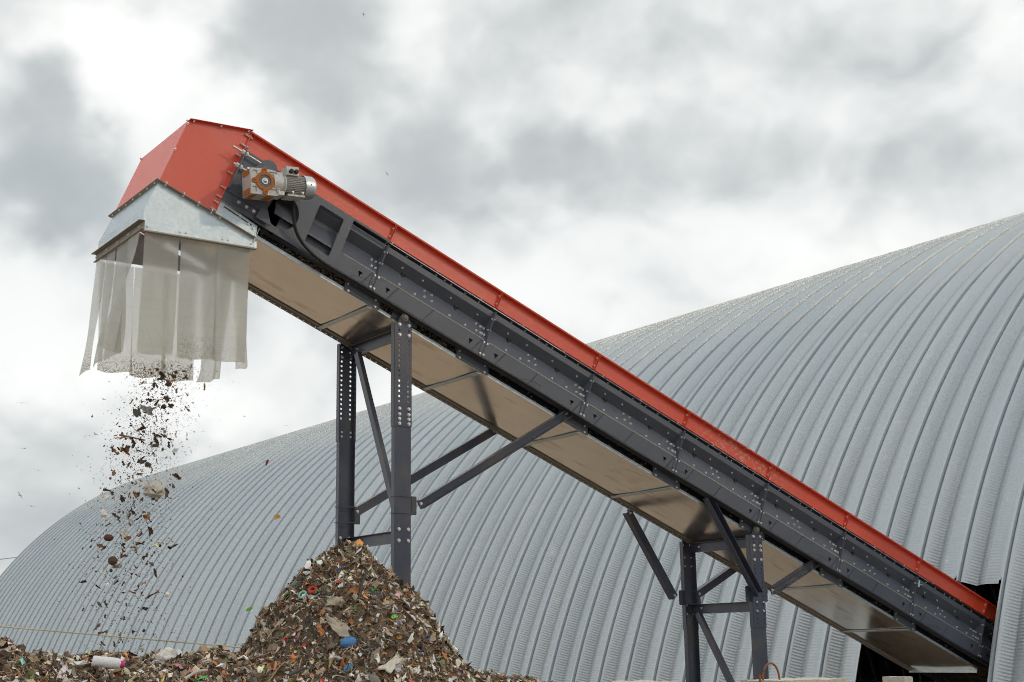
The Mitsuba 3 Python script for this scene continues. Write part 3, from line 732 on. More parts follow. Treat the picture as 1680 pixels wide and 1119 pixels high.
def heap(x, y, fine=True):
    x, y = np.asarray(x, float), np.asarray(y, float)
    c = np.interp(x, CRX, CRZ) - .06
    d = np.abs(y + .55)
    ridge = c - np.where(y < -.55, .52, .62) * (np.sqrt(d * d + .09) - .3) - .02
    r = np.hypot(x + .72, (y + .30) * .95)
    th = np.arctan2(y + .30, x + .72)
    r = r * (1 + .22 * (meshkit.fbm(np.stack([np.cos(th) * 1.6, np.sin(th) * 1.6, r * 2.2], -1) + 3, 3, 14) - .5))
    cone = np.interp(r, [0, .14, .45, .78, .96, 1.14, 1.6, 2.5], [2.555, 2.53, 2.32, 1.96, 1.62, 1.36, .98, .3])
    k = .10
    h = np.clip(.5 + .5 * (cone - ridge) / k, 0, 1)
    z = ridge * (1 - h) + cone * h + k * h * (1 - h)
    p = np.stack([x, y, x * 0], -1)
    z = z + .22 * (meshkit.fbm(p * 3.1 + 5, 3, 4) - .5) * np.clip(z, 0, 1)
    if fine: z = z + .075 * (meshkit.fbm(p * 9, 3, 8) - .5)
    return z


gx, gy = np.meshgrid(np.arange(-9, 5, .035), np.arange(-6, 3.5, .035), indexing='ij')
gz = heap(gx, gy)
gv = np.stack([gx, gy, gz], -1).reshape(-1, 3)
nx_, ny_ = gx.shape
ii, jj = np.meshgrid(np.arange(nx_ - 1), np.arange(ny_ - 1), indexing='ij')
q = (ii * ny_ + jj).ravel()
gf = np.vstack([np.stack([q, q + ny_, q + ny_ + 1], 1), np.stack([q, q + ny_ + 1, q + 1], 1)])
gf = gf[(gv[gf][:, :, 2] > -.05).any(1)]
add('waste_heap', (gv, gf), 'soil', smooth=True, kind='stuff', label='long heap of dark shredded waste with a steep cone under the conveyor')
labels['waste_heap']['category'] = 'waste heap'

PAL = [((.050, .032, .020), 26), ((.102, .072, .047), 26), ((.165, .115, .073), 17), ((.25, .185, .125), 11), ((.38, .295, .205), 7), ((.54, .46, .35), 5.5), ((.60, .57, .50), 6.0), ((.70, .69, .67), 3.4),
       ((.34, .13, .05), 4), ((.50, .20, .06), 1.6), ((.10, .12, .05), 4), ((.62, .42, .10), .7), ((.08, .34, .10), .25), ((.12, .38, .32), .25), ((.05, .16, .45), .3), ((.55, .05, .04), .4), ((.30, .32, .34), 2), ((.025, .025, .028), 4), ((.45, .20, .25), .3)]
PC = np.array([c for c, _ in PAL]); PW = np.array([w for _, w in PAL]); PW = PW / PW.sum()


def flakes(pos, nrm, size, col, r, stretch=None, tilt=.55):
    """A crumpled many-cornered flake at each position, about flat on the slope."""
    n = len(pos)
    nrm = nrm + r.normal(0, tilt, (n, 3)); nrm /= np.linalg.norm(nrm, axis=1, keepdims=True)
    a = np.cross(nrm, r.normal(0, 1, (n, 3))); a /= np.linalg.norm(a, axis=1, keepdims=True)
    b = np.cross(nrm, a)
    K = 6
    ang = (np.arange(K) + r.uniform(-.35, .35, (n, K))) * 2 * np.pi / K
    rad = r.uniform(.55, 1.15, (n, K)) * size[:, None]
    st = r.uniform(.14, .75, n) if stretch is None else stretch
    u, w = rad * np.cos(ang), rad * np.sin(ang) * st[:, None]
    h = r.normal(0, .30, (n, K)) * size[:, None]
    ring = pos[:, None] + u[..., None] * a[:, None] + w[..., None] * b[:, None] + h[..., None] * nrm[:, None]
    mid = pos + nrm * (size * r.uniform(.0, .45, n))[:, None]
    mid2 = pos - nrm * (size * .18)[:, None]
    v = np.concatenate([mid[:, None], mid2[:, None], ring], 1)
    idx = np.arange(K)
    f1 = np.stack([np.zeros(K, int), 2 + idx, 2 + (idx + 1) % K], 1)
    f2 = np.stack([np.ones(K, int), 2 + (idx + 1) % K, 2 + idx], 1)
    f = np.concatenate([f1, f2])[None] + (np.arange(n) * (K + 2))[:, None, None]
    return v.reshape(-1, 3), f.reshape(-1, 3), np.repeat(col, K + 2, axis=0)


def sticks(pos, dirs, length, rad, col):
    n = len(pos)
    dirs = dirs / np.linalg.norm(dirs, axis=1, keepdims=True)
    a = np.cross(dirs, [.3, .2, .9]); a /= np.linalg.norm(a, axis=1, keepdims=True)
    b = np.cross(dirs, a)
    bend = (a * (length * .18)[:, None])
    v = []
    for t, k in ((-.5, .5), (0, 1.), (.5, .4)):
        c = pos + dirs * (length * t)[:, None] + bend * (1 - 4 * t * t)
        for an in (0, 2.1, 4.2):
            v.append(c + (a * math.cos(an) + b * math.sin(an)) * (rad * k)[:, None])
    v = np.stack(v, 1)
    f = []
    for l in (0, 3):
        for k in range(3):
            p, q_ = l + k, l + (k + 1) % 3
            f += [(p, q_, q_ + 3), (p, q_ + 3, p + 3)]
    f = np.array(f)[None] + (np.arange(n) * 9)[:, None, None]
    return v.reshape(-1, 3), f.reshape(-1, 3), np.repeat(col, 9, axis=0)


def heap_points(n, r, x0, x1, y0, y1):
    x, y = r.uniform(x0, x1, n), r.uniform(y0, y1, n)
    e = .02
    z = heap(x, y)
    nn = np.stack([-(heap(x + e, y) - heap(x - e, y)) / (2 * e), -(heap(x, y + e) - heap(x, y - e)) / (2 * e), np.ones(n)], -1)
    ok = z > .75
    nn /= np.linalg.norm(nn, axis=1, keepdims=True)
    return np.stack([x, y, z], -1)[ok], nn[ok]


r1 = np.random.default_rng(21)
P_, N_ = heap_points(120000, r1, -6.2, 3.4, -2.3, .75)
n_ = len(P_)
sz = np.exp(r1.normal(math.log(.0155), .62, n_)).clip(.005, .065)
co = 1.6 * PC[r1.choice(len(PC), n_, p=PW)] * np.exp(r1.normal(0, .28, (n_, 1)))
sz = np.where(co.mean(1) > .45, sz * 1.05, sz)
P_ = P_ + N_ * (sz * r1.uniform(.0, .6, n_))[:, None]
V1 = flakes(P_, N_, sz, co, r1)
P2, N2 = heap_points(34000, r1, -6.2, 3.4, -2.3, .75)
n2 = len(P2)
dd = np.cross(N2, r1.normal(0, 1, (n2, 3))) + r1.normal(0, .35, (n2, 3)) + N2 * .15
co2 = 1.6 * PC[r1.choice(len(PC), n2, p=PW)] * np.exp(r1.normal(0, .2, (n2, 1)))
Pr, Nr = heap_points(1500, r1, -6.2, 3.4, -2.3, .75)
nr = len(Pr)
cr = np.array([(.50, .46, .39), (.36, .31, .25), (.60, .57, .52), (.22, .19, .16), (.30, .24, .17)])[r1.integers(0, 5, nr)] * np.exp(r1.normal(0, .2, (nr, 1)))
sr = r1.uniform(.035, .085, nr)
V4 = flakes(Pr + Nr * .012, Nr, sr, cr, r1, stretch=r1.uniform(.10, .32, nr), tilt=.4)
V2 = sticks(P2 + N2 * .008, dd, r1.uniform(.025, .15, n2), r1.uniform(.0015, .0045, n2), co2)
av = np.vstack([V1[0], V2[0], V4[0]]); af = np.vstack([V1[1], V2[1] + len(V1[0]), V4[1] + len(V1[0]) + len(V2[0])]); ac = np.clip(np.vstack([V1[2], V2[2], V4[2]]), .01, .85)
add('shredded_litter', (av, af), 'scrap', color=ac, kind='stuff', label='loose shreds of brown, white and coloured litter covering the waste heap')
labels['shredded_litter']['category'] = 'litter'
# ------------------------------------------------------------------ single pieces of litter that can be told apart
r2 = np.random.default_rng(5)


def crumple(size, stretch, thick, r, rough=.22):
    """A creased scrap: a small uneven sheet with thickness."""
    n = 7
    u, w = np.meshgrid(np.linspace(-1, 1, n), np.linspace(-1, 1, n), indexing='ij')
    rr = 1 + .25 * r.normal(0, 1, 1)[0] * .5
    x = u * (1 + .18 * np.sin(3 * w + r.uniform(0, 6)) + .10 * r.normal(0, 1, (n, n)) * (np.abs(u) > .9))
    y = w * stretch * (1 + .22 * np.sin(2.5 * u + r.uniform(0, 6)) + .12 * r.normal(0, 1, (n, n)) * (np.abs(w) > .9))
    z = rough * (meshkit.fbm(np.stack([u * 1.6 + r.uniform(0, 50), w * 1.6, u * 0], -1), 3, 2) - .5) * 2
    top = np.stack([x, y, z], -1).reshape(-1, 3) * size
    bot = top - [0, 0, thick]
    i, j = np.meshgrid(np.arange(n - 1), np.arange(n - 1), indexing='ij')
    q = (i * n + j).ravel()
    f = np.vstack([np.stack([q, q + n, q + n + 1], 1), np.stack([q, q + n + 1, q + 1], 1)])
    ring = np.r_[np.arange(n), np.arange(1, n) * n + n - 1, (n - 1) * n + np.arange(n - 2, -1, -1), np.arange(n - 2, 0, -1) * n]
    k = np.roll(ring, -1)
    m = n * n
    side = np.vstack([np.stack([k, ring, ring + m], 1), np.stack([k, ring + m, k + m], 1)])
    return trimesh.Trimesh(np.vstack([top, bot]), np.vstack([f, f[:, ::-1] + m, side]), process=False)


def lump(size, r, amp=.35, freq=2.2, sub=3, sq=(1, 1, 1)):
    m = trimesh.creation.icosphere(sub, 1.0)
    o = r.uniform(0, 50, 3)
    m.vertices *= (1 + amp * 2 * (meshkit.fbm(m.vertices * freq + o, 3, 1) - .5))[:, None] * np.array(sq)
    m.vertices *= size
    return m


def on_heap(mesh, x, y, turn=0., lift=0., lean=(0, 0)):
    e = .03
    z = float(heap(x, y))
    nn = np.array([-(float(heap(x + e, y)) - float(heap(x - e, y))) / (2 * e) + lean[0], -(float(heap(x, y + e)) - float(heap(x, y - e))) / (2 * e) + lean[1], 1.])
    nn /= np.linalg.norm(nn)
    a = np.array([math.cos(turn), math.sin(turn), 0]); a -= nn * (a @ nn); a /= np.linalg.norm(a)
    return frame(mesh, a, np.cross(nn, a), nn, np.array([x, y, z]) + nn * (lift + .012))


def piece(name, mesh, color, label, category, group=None, smooth=True):
    v = len(mesh.vertices)
    c = (np.array(color) * .86 + np.array([.10, .075, .05]) * .14)[None] * (.82 + .36 * meshkit.fbm(np.asarray(mesh.vertices) * 40, 3, 6))[:, None]
    key = add(name, mesh, 'scrap', smooth=smooth, color=np.clip(c, .01, .86))
    return thing(key, label, category, group)


WHITE, CREAM, TAN, BLUE, RED, GREEN, MINT, ORANGE, YELLOW = (.80, .79, .76), (.66, .58, .47), (.46, .35, .24), (.06, .20, .50), (.55, .05, .035), (.12, .42, .06), (.30, .62, .50), (.62, .26, .05), (.70, .52, .14)
on = on_heap
piece('blue_sponge', on(lump(.066, r2, .12, 4, 3, (1.15, .8, .75)), -1.199, -1.192, .2, .02), (.07, .24, .55), 'round fuzzy bright blue lump in the middle of the steep waste heap', 'sponge')
piece('cloth_rag', on(crumple(.15, .34, .012, r2, .3), -1.213, -1.05, 1.35, .03), (.50, .43, .33), 'dirty beige rag hanging down the middle of the steep heap above the blue lump', 'rag')
piece('cloth_rag', on(crumple(.085, .45, .012, r2, .35), -1.16, -.86, .1, .03), (.46, .40, .31), 'folded end of a beige rag lying across the upper middle of the heap', 'rag')
piece('cloth_rag', on(crumple(.20, .24, .012, r2, .25), -.935, -1.50, .85, .03), (.66, .62, .54), 'long pale twisted rag slanting down the right of the steep heap', 'rag')
piece('cloth_rag', on(crumple(.11, .28, .012, r2, .6), -1.549, -1.531, 1.4, .03), (.33, .30, .27), 'grey brown cloth sticking out of the foot of the heap below the blue lump', 'rag')
piece('cloth_rag', on(crumple(.12, .24, .012, r2, .6), -1.169, -1.66, 1.7, .03), (.27, .24, .21), 'dark grey cloth hanging at the foot of the heap under the long pale rag', 'rag')
bk = thing('plastic_bottle', 'white plastic bottle with a pink cap lying on the low heap at the left', 'bottle')
bp0, bp1 = np.array([-3.44, -1.03, 1.545]), np.array([-3.205, -1.10, 1.515])
bw = (bp1 - bp0) / np.linalg.norm(bp1 - bp0)
body = trimesh.creation.revolve([(0, 0), (.036, 0), (.042, .008), (.042, .19), (.036, .212), (.024, .222), (.02, .226), (0, .226)], sections=24)
ba = np.cross(bw, Z); ba /= np.linalg.norm(ba)
add(bk + '__body', frame(body, ba, np.cross(bw, ba), bw, bp0), 'scrap', smooth=False, color=(.74, .73, .76))
add(bk + '__cap', frame(cyl((0, 0, .224), (0, 0, .256), .026, 16), ba, np.cross(bw, ba), bw, bp0), 'scrap', color=(.62, .06, .22))
tor = trimesh.creation.torus(.036, .011, 20, 8)
piece('red_ring', on(trimesh.creation.torus(.034, .014, 20, 8), -1.265, -.632, .3, .015), RED, 'bright red ring near the upper left edge of the steep heap', 'ring')
piece('mint_ring', on(tor, -1.330, -.57, .6, .015), MINT, 'pale mint green ring left of the red ring near the heap top', 'ring')
FL = [  # name, x, y, size, stretch, turn, colour, label, category
    ('leaf_clump', -1.238, -.703, .036, .8, .4, (.22, .42, .05), 'bright green clump of leaf just below the red ring', 'leaf'),
    ('blue_scrap', -.942, -.557, .045, .6, .2, (.05, .10, .50), 'deep blue scrap near the very top of the heap', 'plastic scrap'),
    ('blue_scrap', -1.145, -.679, .036, .6, 1.2, (.06, .38, .58), 'turquoise blue scrap above and right of the red ring', 'plastic scrap'),
    ('blue_scrap', -1.284, -1.34, .062, .5, .1, (.10, .35, .66), 'blue and pale printed wrapper below the round blue lump', 'plastic scrap'),
    ('blue_scrap', -2.633, -.887, .035, .5, .5, (.05, .13, .45), 'small blue scrap on the low heap left of the steep cone', 'plastic scrap'),
    ('red_scrap', -1.025, -.692, .046, .5, .2, (.68, .12, .08), 'light red scrap in the upper part of the heap', 'plastic scrap'),
    ('red_scrap', -1.481, -.90, .026, .7, .2, (.62, .06, .05), 'small red scrap beside the pink scrap on the left slope of the cone', 'plastic scrap'),
    ('red_scrap', -4.055, -1.137, .032, .6, .8, (.60, .07, .05), 'red scrap on the low heap near the left edge of the photo', 'plastic scrap'),
    ('pink_scrap', -1.495, -.805, .040, .6, 1.0, (.66, .12, .26), 'pink scrap on the left slope of the steep heap', 'plastic scrap'),
    ('green_scrap', -.716, -1.16, .045, .6, .3, (.24, .68, .14), 'light green scrap on the right flank of the heap above a white flat piece', 'plastic scrap'),
    ('green_scrap', -.679, -1.392, .036, .7, 1.3, (.22, .62, .38), 'sea green scrap on the right of the heap near the long pale rag', 'plastic scrap'),
    ('green_scrap', -3.071, -1.161, .050, .6, .6, (.42, .55, .45), 'pale grey green film on the low heap right of the white bottle', 'plastic scrap'),
    ('green_scrap', -3.945, -1.086, .042, .5, .1, (.16, .42, .26), 'dark mint scrap on the low heap near the left edge of the photo', 'plastic scrap'),
    ('green_scrap', -.79, -.93, .034, .6, .1, (.06, .36, .12), 'dark green scrap left of the black flat piece high on the heap', 'plastic scrap'),
    ('white_scrap', -.704, -1.217, .056, .45, .2, WHITE, 'flat white piece under the light green scrap on the right flank', 'plastic scrap'),
    ('white_scrap', -.422, -1.14, .066, .35, -.1, (.74, .70, .62), 'pale strip sticking out of the right edge of the heap', 'plastic scrap'),
    ('white_scrap', -.71, -1.549, .062, .55, .7, WHITE, 'angular white piece low on the right of the heap beside an orange scrap', 'plastic scrap'),
    ('white_scrap', -1.17, -1.554, .055, .35, 1.5, WHITE, 'narrow white piece standing left of the lower end of the long pale rag', 'plastic scrap'),
    ('white_scrap', -3.663, -1.008, .078, .55, 1.1, (.76, .74, .76), 'white folded paper left of the white bottle', 'paper'),
    ('white_scrap', -3.399, -.803, .055, .7, .9, (.74, .66, .70), 'pinkish white scrap above the white bottle', 'plastic scrap'),
    ('white_scrap', -2.80, -.847, .080, .4, .3, WHITE, 'white film on the low heap between bottle and steep cone', 'plastic scrap'),
    ('white_scrap', -4.131, -1.262, .062, .5, -.5, (.78, .76, .70), 'whitish diamond shaped scrap at the bottom left corner', 'plastic scrap'),
    ('white_scrap', -1.02, -.74, .045, .7, .5, WHITE, 'crumpled white scrap right of the green leaf clump high on the heap', 'plastic scrap'),
    ('white_scrap', -.374, -1.608, .045, .25, .1, WHITE, 'thin white sliver on the lower right slope of the heap', 'plastic scrap'),
    ('beige_scrap', -2.43, -.966, .105, .38, .35, (.60, .53, .43), 'rounded beige plastic on the low heap right of the white film', 'plastic scrap'),
    ('beige_scrap', -2.152, -.908, .095, .42, .5, (.58, .50, .40), 'beige strip on the low heap close to the steep cone', 'plastic scrap'),
    ('orange_scrap', -1.077, -.469, .046, .8, .2, (.64, .30, .06), 'orange lump near the top left edge of the heap', 'plastic scrap'),
    ('orange_scrap', -.731, -1.275, .034, .6, .1, (.66, .32, .06), 'orange scrap under the flat white piece on the right flank', 'plastic scrap'),
    ('orange_scrap', -.694, -1.503, .036, .6, .4, (.70, .30, .05), 'vivid orange scrap above the angular white piece', 'plastic scrap'),
    ('orange_scrap', -.833, -1.681, .044, .5, -.4, (.64, .20, .07), 'orange red scrap at the foot of the heap on the right', 'plastic scrap'),
    ('orange_scrap', -3.919, -.993, .040, .8, .1, (.60, .30, .12), 'orange brown scrap near the left edge of the photo', 'plastic scrap'),
    ('orange_scrap', -2.606, -1.028, .030, .9, .1, (.66, .27, .05), 'round orange scrap on the low heap below the blue one', 'plastic scrap'),
    ('yellow_scrap', -1.373, -1.211, .070, .35, .5, (.60, .52, .18), 'yellowish strip left of the printed wrapper', 'plastic scrap'),
    ('yellow_scrap', -1.037, -1.786, .05, .7, .5, (.62, .42, .10), 'mustard yellow scrap at the bottom of the heap', 'plastic scrap'),
    ('yellow_scrap', -3.158, -1.205, .068, .4, -.6, (.72, .62, .32), 'pale yellow film at the bottom right of the white bottle', 'plastic scrap'),
    ('yellow_scrap', -2.05, -.62, .050, .4, -.3, (.74, .44, .05), 'yellow orange cap on the crest of the low heap by the cone', 'plastic scrap'),
    ('black_scrap', -.819, -.978, .070, .75, .9, (.055, .06, .07), 'black flat piece high on the right of the heap', 'plastic scrap'),
    ('brown_board', -1.808, -.97, .085, .5, .3, (.40, .20, .10), 'reddish brown board scrap low on the left flank of the cone', 'board'),
]
for nm, x, y, s_, st_, tu, c_, lb, ct in FL:
    piece(nm, on(crumple(s_ * .82, st_, .006, r2, .38), x, y, tu, .004, tuple(r2.normal(0, .3, 2))), c_, lb, ct)


def bar(x0, y0, z0, x1, y1, z1, r_, n=6, sag=.0):
    t = np.linspace(0, 1, 9)[:, None]
    p = np.array([[x0, y0, z0]]) * (1 - t) + np.array([[x1, y1, z1]]) * t
    p[:, 2] += sag * np.sin(np.pi * t[:, 0])
    p[:, 0] += .25 * sag * np.sin(7 * t[:, 0])
    return tube(p, np.linspace(r_, r_ * .75, 9), n)


piece('pipe_piece', bar(-1.82, -1.29, 1.395, -1.69, -1.33, 1.455, .016, 10), (.08, .08, .085), 'short dark grey pipe at the foot of the cone on the left', 'pipe')
piece('pale_stick', bar(-2.74, -1.24, 1.385, -2.52, -1.17, 1.45, .014, 8, .02), (.55, .53, .50), 'pale grey bent stick at the bottom edge of the low heap', 'stick')
piece('bare_twig', bar(-.53, -1.27, 1.87, -.415, -1.30, 1.745, .006, 6, .015), (.16, .10, .06), 'dark thin twig sticking out of the right edge of the heap', 'twig')
piece('foam_slab', on(bx((-.075, -.05, -.018), (.075, .05, .018)), -.164, -1.72, -.4, .02, (0, -.3)), (.78, .73, .60), 'cream foam slab lying on the tail of the heap at the lower right', 'foam')
piece('crumpled_bag', on(lump(.075, r2, .45, 2.6, 3, (1.2, .5, 1.0)), -2.683, -.70, .2, .04), (.78, .77, .74), 'crumpled white plastic bag on the crest of the low heap', 'plastic bag')
for (x0, y0, x1, y1, lb) in ((-1.93, -1.1, -1.72, -1.0, 'thin tan stick on the lower left flank of the cone'), (-1.70, -1.20, -1.55, -.98, 'long dry stalk on the left flank of the cone below the pink scrap'), (-1.0, -1.0, -.75, -.72, 'dark branch lying across the upper heap')):
    dk_ = (.42, .30, .17) if 'dark' not in lb else (.06, .05, .045)
    piece('dry_stalk', bar(x0, y0, float(heap(x0, y0)) + .03, x1, y1, float(heap(x1, y1)) + .035, .008 if 'dark' not in lb else .013, 6, .01), dk_, lb, 'stalk')

# ------------------------------------------------------------------ what falls from the chute
r3 = np.random.default_rng(11)


def tumble(m, r):
    q_ = trimesh.transformations.random_rotation_matrix(r.random(3))[:3, :3]
    m = m.copy(); m.vertices = m.vertices @ q_.T
    return m


def falling(name, mesh, x, y, z, c, lb, ct, group=None, spin=True):
    m = tumble(mesh, r3) if spin else mesh.copy()
    m.apply_translation([x, y, z])
    return piece(name, m, c, lb, ct, group)


falling('falling_bag', lump(.088, r3, .5, 2.4, 3, (1.1, .9, .95)), -2.335, .70, 3.156, (.74, .70, .64), 'crumpled whitish bag falling in the stream, the largest falling thing', 'plastic bag', spin=False)
falling('falling_stick', bar(-.13, 0, .018, .13, 0, -.015, .010), -2.578, .70, 3.655, (.30, .19, .11), 'thin brown stick falling across the stream in front of the sky', 'stick', spin=False)
falling('falling_ball', lump(.040, r3, .10, 2, 3, (1.15, .9, .85)), -2.766, .70, 2.679, (.11, .045, .035), 'smooth dark brown ball falling at the left of the stream', 'ball', spin=False)
falling('falling_lump', lump(.042, r3, .35, 3), -2.714, .70, 2.462, (.10, .06, .035), 'rough brown lump falling below the dark brown ball', 'lump')
falling('falling_leaf', crumple(.052, .40, .003, r3, .3), -2.646, .70, 3.519, (.50, .17, .03), 'orange leaf falling left of the stick', 'leaf')
falling('falling_leaf', crumple(.036, .40, .003, r3, .2), -1.296, .70, 2.016, (.24, .58, .05), 'bright green leaf drifting alone right of the stream above the cone flank', 'leaf')
falling('falling_leaf', crumple(.030, .7, .003, r3, .2), -1.011, .70, 2.948, (.72, .46, .08), 'small yellow leaf drifting far to the right of the stream', 'leaf')
falling('falling_leaf', crumple(.030, .35, .003, r3, .2), -1.142, .70, 3.502, (.34, .08, .04), 'dark red leaf drifting far to the right just under the hall ridge', 'leaf')
falling('falling_leaf', crumple(.046, .32, .003, r3, .3), -2.989, .70, 2.258, (.13, .07, .055), 'dark brown leaf falling apart from the stream at its far left', 'leaf')
falling('falling_leaf', crumple(.062, .25, .003, r3, .35), -2.31, .70, 2.151, (.26, .14, .05), 'long curled brown leaf falling low on the right side of the stream', 'leaf')
falling('falling_paper', crumple(.046, .4, .003, r3, .4), -2.803, .70, 3.067, (.78, .77, .72), 'white paper scrap falling at the upper left of the stream before the hall', 'paper')
falling('falling_paper', crumple(.052, .6, .003, r3, .5), -2.807, .70, 2.904, (.80, .79, .76), 'crooked white paper scrap falling just above the dark brown ball', 'paper')
falling('falling_paper', crumple(.040, .5, .003, r3, .5), -2.614, .70, 2.737, (.78, .75, .66), 'cream paper scrap falling in the middle of the stream', 'paper')
falling('falling_film', crumple(.072, .45, .003, r3, .5), -2.451, .70, 3.945, (.42, .45, .43), 'grey film falling close under the curtain', 'plastic scrap')
falling('falling_film', crumple(.060, .5, .003, r3, .5), -2.542, .70, 3.907, (.09, .085, .075), 'dark film falling left of the grey film', 'plastic scrap')
falling('falling_film', crumple(.026, .7, .003, r3, .4), -2.522, .70, 2.046, (.36, .38, .62), 'lilac blue scrap falling low in the stream', 'plastic scrap')
falling('falling_film', crumple(.036, .6, .003, r3, .4), -2.822, .70, 2.051, (.10, .15, .08), 'dark green scrap falling low at the left of the stream', 'plastic scrap')
GROUPS = [((.080, .052, .036), 'dark brown scrap of waste among the many falling from the curtain', 'dark scraps falling from the curtain', 'falling_dark_scrap', .62),
          ((.36, .16, .055), 'rusty orange brown scrap among the many falling from the curtain', 'orange brown scraps falling from the curtain', 'falling_brown_scrap', .24),
          ((.72, .68, .58), 'pale scrap of waste among the many falling from the curtain', 'pale scraps falling from the curtain', 'falling_pale_scrap', .14)]
FZ, FX = [1.5, 1.72, 1.95, 2.3, 2.7, 3.05, 3.41, 3.65, 3.9, 4.25, 4.5], [-2.5, -2.50, -2.54, -2.53, -2.55, -2.47, -2.46, -2.44, -2.36, -2.28, -2.2]


def stream(n, r, tight=1.0):
    z = 1.50 + 2.95 * r.random(n) ** .78
    s_ = np.interp(z, [1.5, 3.0, 4.4], [.215, .19, .13]) * tight
    x = np.interp(z, FZ, FX) + r.normal(0, 1, n) * s_
    y = .72 + r.normal(0, .16, n)
    return x, y, z


for g_, (c0, lb, gr, nm, share) in enumerate(GROUPS):
    n = int(240 * share)
    x, y, z = stream(n, r3)
    s_ = np.exp(r3.normal(math.log(.024), .42, n)).clip(.009, .042)
    for i in range(n):
        m = crumple(s_[i], r3.uniform(.18, .6), .003, r3, r3.uniform(.4, 1.0)) if r3.random() < .95 else lump(s_[i] * .6, r3, .6, 3.2, 2)
        falling(nm, m, x[i], y[i], z[i], np.array(c0) * np.exp(r3.normal(0, .3)) * np.exp(r3.normal(0, .06, 3)), lb, 'scrap', gr)
x, y, z = stream(6500, r3, 1.2)
x2, y2, z2 = stream(900, r3, 1.3); x2 = x2 + np.abs(r3.normal(0, .22, 900)); z2 = 3.0 + (z2 - 1.5) * .48
x3, z3 = r3.uniform(-2.4, -.4, 130), r3.uniform(1.6, 3.3, 130)
pp = np.r_[np.stack([x, y, z], -1), np.stack([x2, y2, z2], -1), np.stack([x3, .7 + r3.normal(0, .2, 130), z3], -1)]
n = len(pp)
s_ = np.exp(r3.normal(math.log(.0062), .45, n)).clip(.002, .013)
s_[6500:7400] *= .6; s_[:800] *= 1.75
dirt = r3.random(n)
cc = np.where((dirt < .72)[:, None], np.array([[.10, .066, .042]]), np.where((dirt < .87)[:, None], np.array([[.32, .16, .07]]), np.array([[.66, .62, .54]]))) * np.exp(r3.normal(0, .25, (n, 1)))
cc[7400:] = PC[[6, 7, 4, 9, 6, 8]][r3.integers(0, 6, 130)]
nn = r3.normal(0, 1, (n, 3)); nn /= np.linalg.norm(nn, axis=1, keepdims=True)
V3 = flakes(pp, nn, s_, np.clip(cc, .01, .85), r3)
add('falling_crumbs', (V3[0], V3[1]), 'scrap', color=V3[2], kind='stuff', label='fine dark crumbs and dust falling from the curtain')
labels['falling_crumbs']['category'] = 'crumbs'

# ------------------------------------------------------------------ gulls, rope, wire, concrete blocks
BIRDS = [(39.5, 127.9, 27.7, .2, .25, 'faint gull gliding just left of the falling stream under the curtain'), (41.1, 127.3, 28.0, 1.0, .5, 'faint gull nearest to the falling stream under the curtain'),
         (38.5, 128.9, 23.9, .1, -.2, 'left one of two dark gulls flying wing to wing'), (39.05, 128.7, 24.05, .3, .6, 'right one of two dark gulls flying wing to wing'), (40.5, 128.1, 24.5, -.3, .55, 'dark gull just right of and above the close pair'),
         (34.0, 130.8, 20.2, .3, .35, 'gull low at the left above the hall end'), (32.5, 131.5, 17.6, 1.35, .2, 'gull banking steeply low at the far left'), (33.7, 131.3, 16.5, .2, .4, 'lowest gull at the left close to the hall end'),
         (31.8, 130.4, 27.0, .0, .05, 'gull highest at the far left edge of the sky'), (32.5, 130.9, 22.4, -.4, .1, 'gull at the far left between the highest and the low ones'),
         (53.2, 122.9, 26.3, .0, .2, 'faint gull over the hall ridge right of the stream'), (49.4, 124.8, 24.6, -.1, .2, 'faint gull over the ridge nearest to the right of the stream'), (57.3, 121.1, 25.4, .2, .1, 'faint gull over the ridge nearest to the tall support frame'),
         (57.9, 105.8, 67.5, .5, .1, 'tiny gull at the top of the sky above the hood'), (63.4, 110.2, 52.0, 1.2, .3, 'tiny gull in the sky above the red guard')]
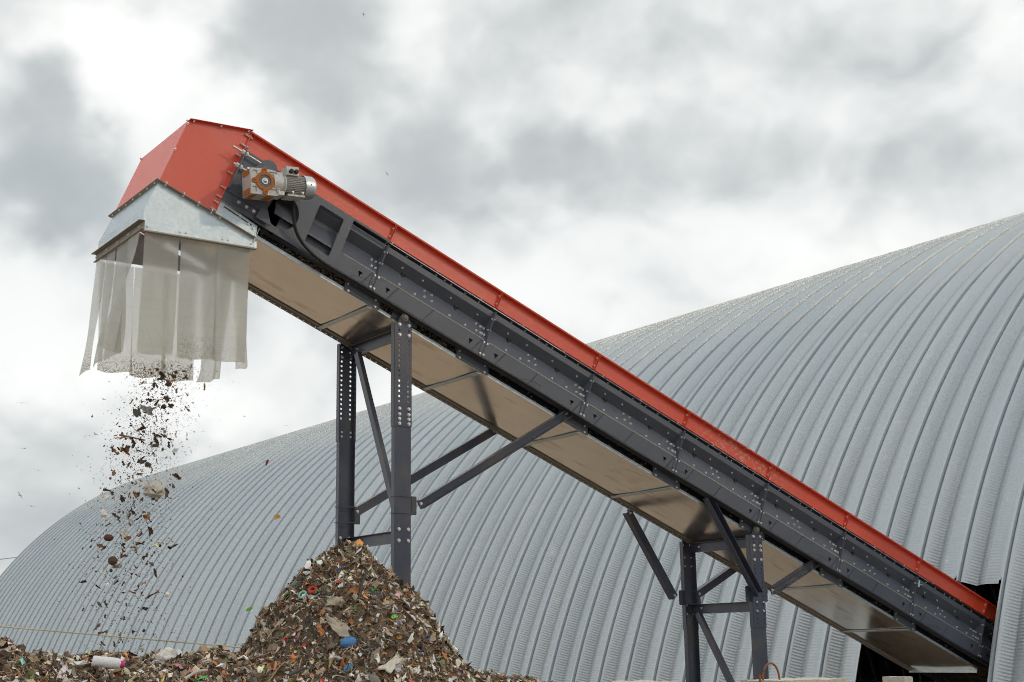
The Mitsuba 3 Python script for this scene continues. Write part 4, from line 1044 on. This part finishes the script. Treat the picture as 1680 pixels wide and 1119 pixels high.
for i, (x, y, z, roll, lift, lb) in enumerate(BIRDS):
    size = .62 if i < 10 else .42
    bodym = lump(1, r3, .03, 2, 2, (.085, .30, .075))
    v, f = list(bodym.vertices), list(bodym.faces)
    parts = [bodym]
    for sd in (-1, 1):
        a_ = np.array([[0, .10, .03], [.36, .14, .03 + .30 * lift], [.95, -.02, .10 * lift], [.36, -.06, .03 + .28 * lift], [0, -.12, .02]]) * [sd, 1, 1]
        up = a_ + [0, 0, .018]
        wv = np.vstack([a_, up])
        tri = [(0, 1, 4), (1, 3, 4), (1, 2, 3)]
        ff = [t for t in tri] + [tuple(5 + q_ for q_ in t[::-1]) for t in tri]
        for p_, q_ in ((0, 1), (1, 2), (2, 3), (3, 4), (4, 0)): ff += [(p_, q_, q_ + 5), (p_, q_ + 5, p_ + 5)]
        parts.append(trimesh.Trimesh(wv, ff, process=False))
    tailm = trimesh.Trimesh([[-.03, -.26, 0], [.03, -.26, 0], [.07, -.42, .01], [-.07, -.42, .01], [-.03, -.26, .02], [.03, -.26, .02], [.07, -.42, .02], [-.07, -.42, .02]], [(0, 1, 2), (0, 2, 3), (4, 6, 5), (4, 7, 6), (3, 2, 6), (3, 6, 7)], process=False)
    parts.append(tailm)
    b = cat(parts)
    b.apply_scale(size)
    b.apply_transform(trimesh.transformations.euler_matrix(.15, roll * .5, r3.uniform(-.9, .9)))
    b.apply_translation([x, y, z])
    thing(add('flying_gull', b, 'feather'), lb, 'gull', 'gulls circling in the sky')
t = np.linspace(0, 1, 24)[:, None]
rp = np.array([[-9., 3., 2.44]]) * (1 - t) + np.array([[2.0, 3., 1.43]]) * t
thing(add('stretched_rope', tube(rp, .0085, 6), 'twine'), 'thin pale rope stretched low in front of the hall at the left', 'rope')
wp = np.array([[-30., 120., 2.2]]) * (1 - t) + np.array([[70., 120., 16.2]]) * t
thing(add('overhead_wire', tube(wp, .03, 5), 'wire'), 'thin overhead wire far off at the left edge beside the hall end', 'wire')


def block(x0, x1, y0, y1, z1, label):
    m = bx((x0, y0, -.02), (x1, y1, z1))
    m = m.subdivide_to_size(.07, max_iter=8) if hasattr(m, 'subdivide_to_size') else m
    m.merge_vertices()
    c = (m.vertices - [x0, y0, 0])
    m.vertices = m.vertices + (meshkit.fbm(m.vertices * 11, 3, 3)[:, None] - .5) * [.02, .02, .030]
    return thing(add('concrete_block', m, 'concrete', smooth=30), label, 'block')


block(3.07, 4.02, -2.35, -1.75, 1.232, 'pale concrete block with a rusty lifting loop before the shorter support frame')
block(.72, 1.72, -2.35, -1.75, 1.262, 'pale concrete block half buried at the tail of the waste heap')
block(5.03, 5.17, -2.25, -1.95, 1.222, 'small pale concrete block before the dark hall opening')
a_ = np.linspace(0, math.pi, 20)
lp = np.stack([3.19 + .12 * np.cos(a_) + .02, np.full(20, -2.05), 1.20 + .20 * np.sin(a_) ** .8], -1)
lp = np.vstack([[3.33, -2.05, 1.0], lp, [3.09, -2.05, 1.0]])
lo_ = thing('lifting_loop', 'bent rusty steel loop standing out of the concrete block', 'lifting loop')
add(lo_ + '__bent_bar', tube(lp, .011, 8), 'rust', smooth=True)
add(lo_ + '__bar_stub', cyl((3.055, -2.04, 1.1), (3.06, -2.04, 1.292), .011, 10), 'rust', smooth=True)
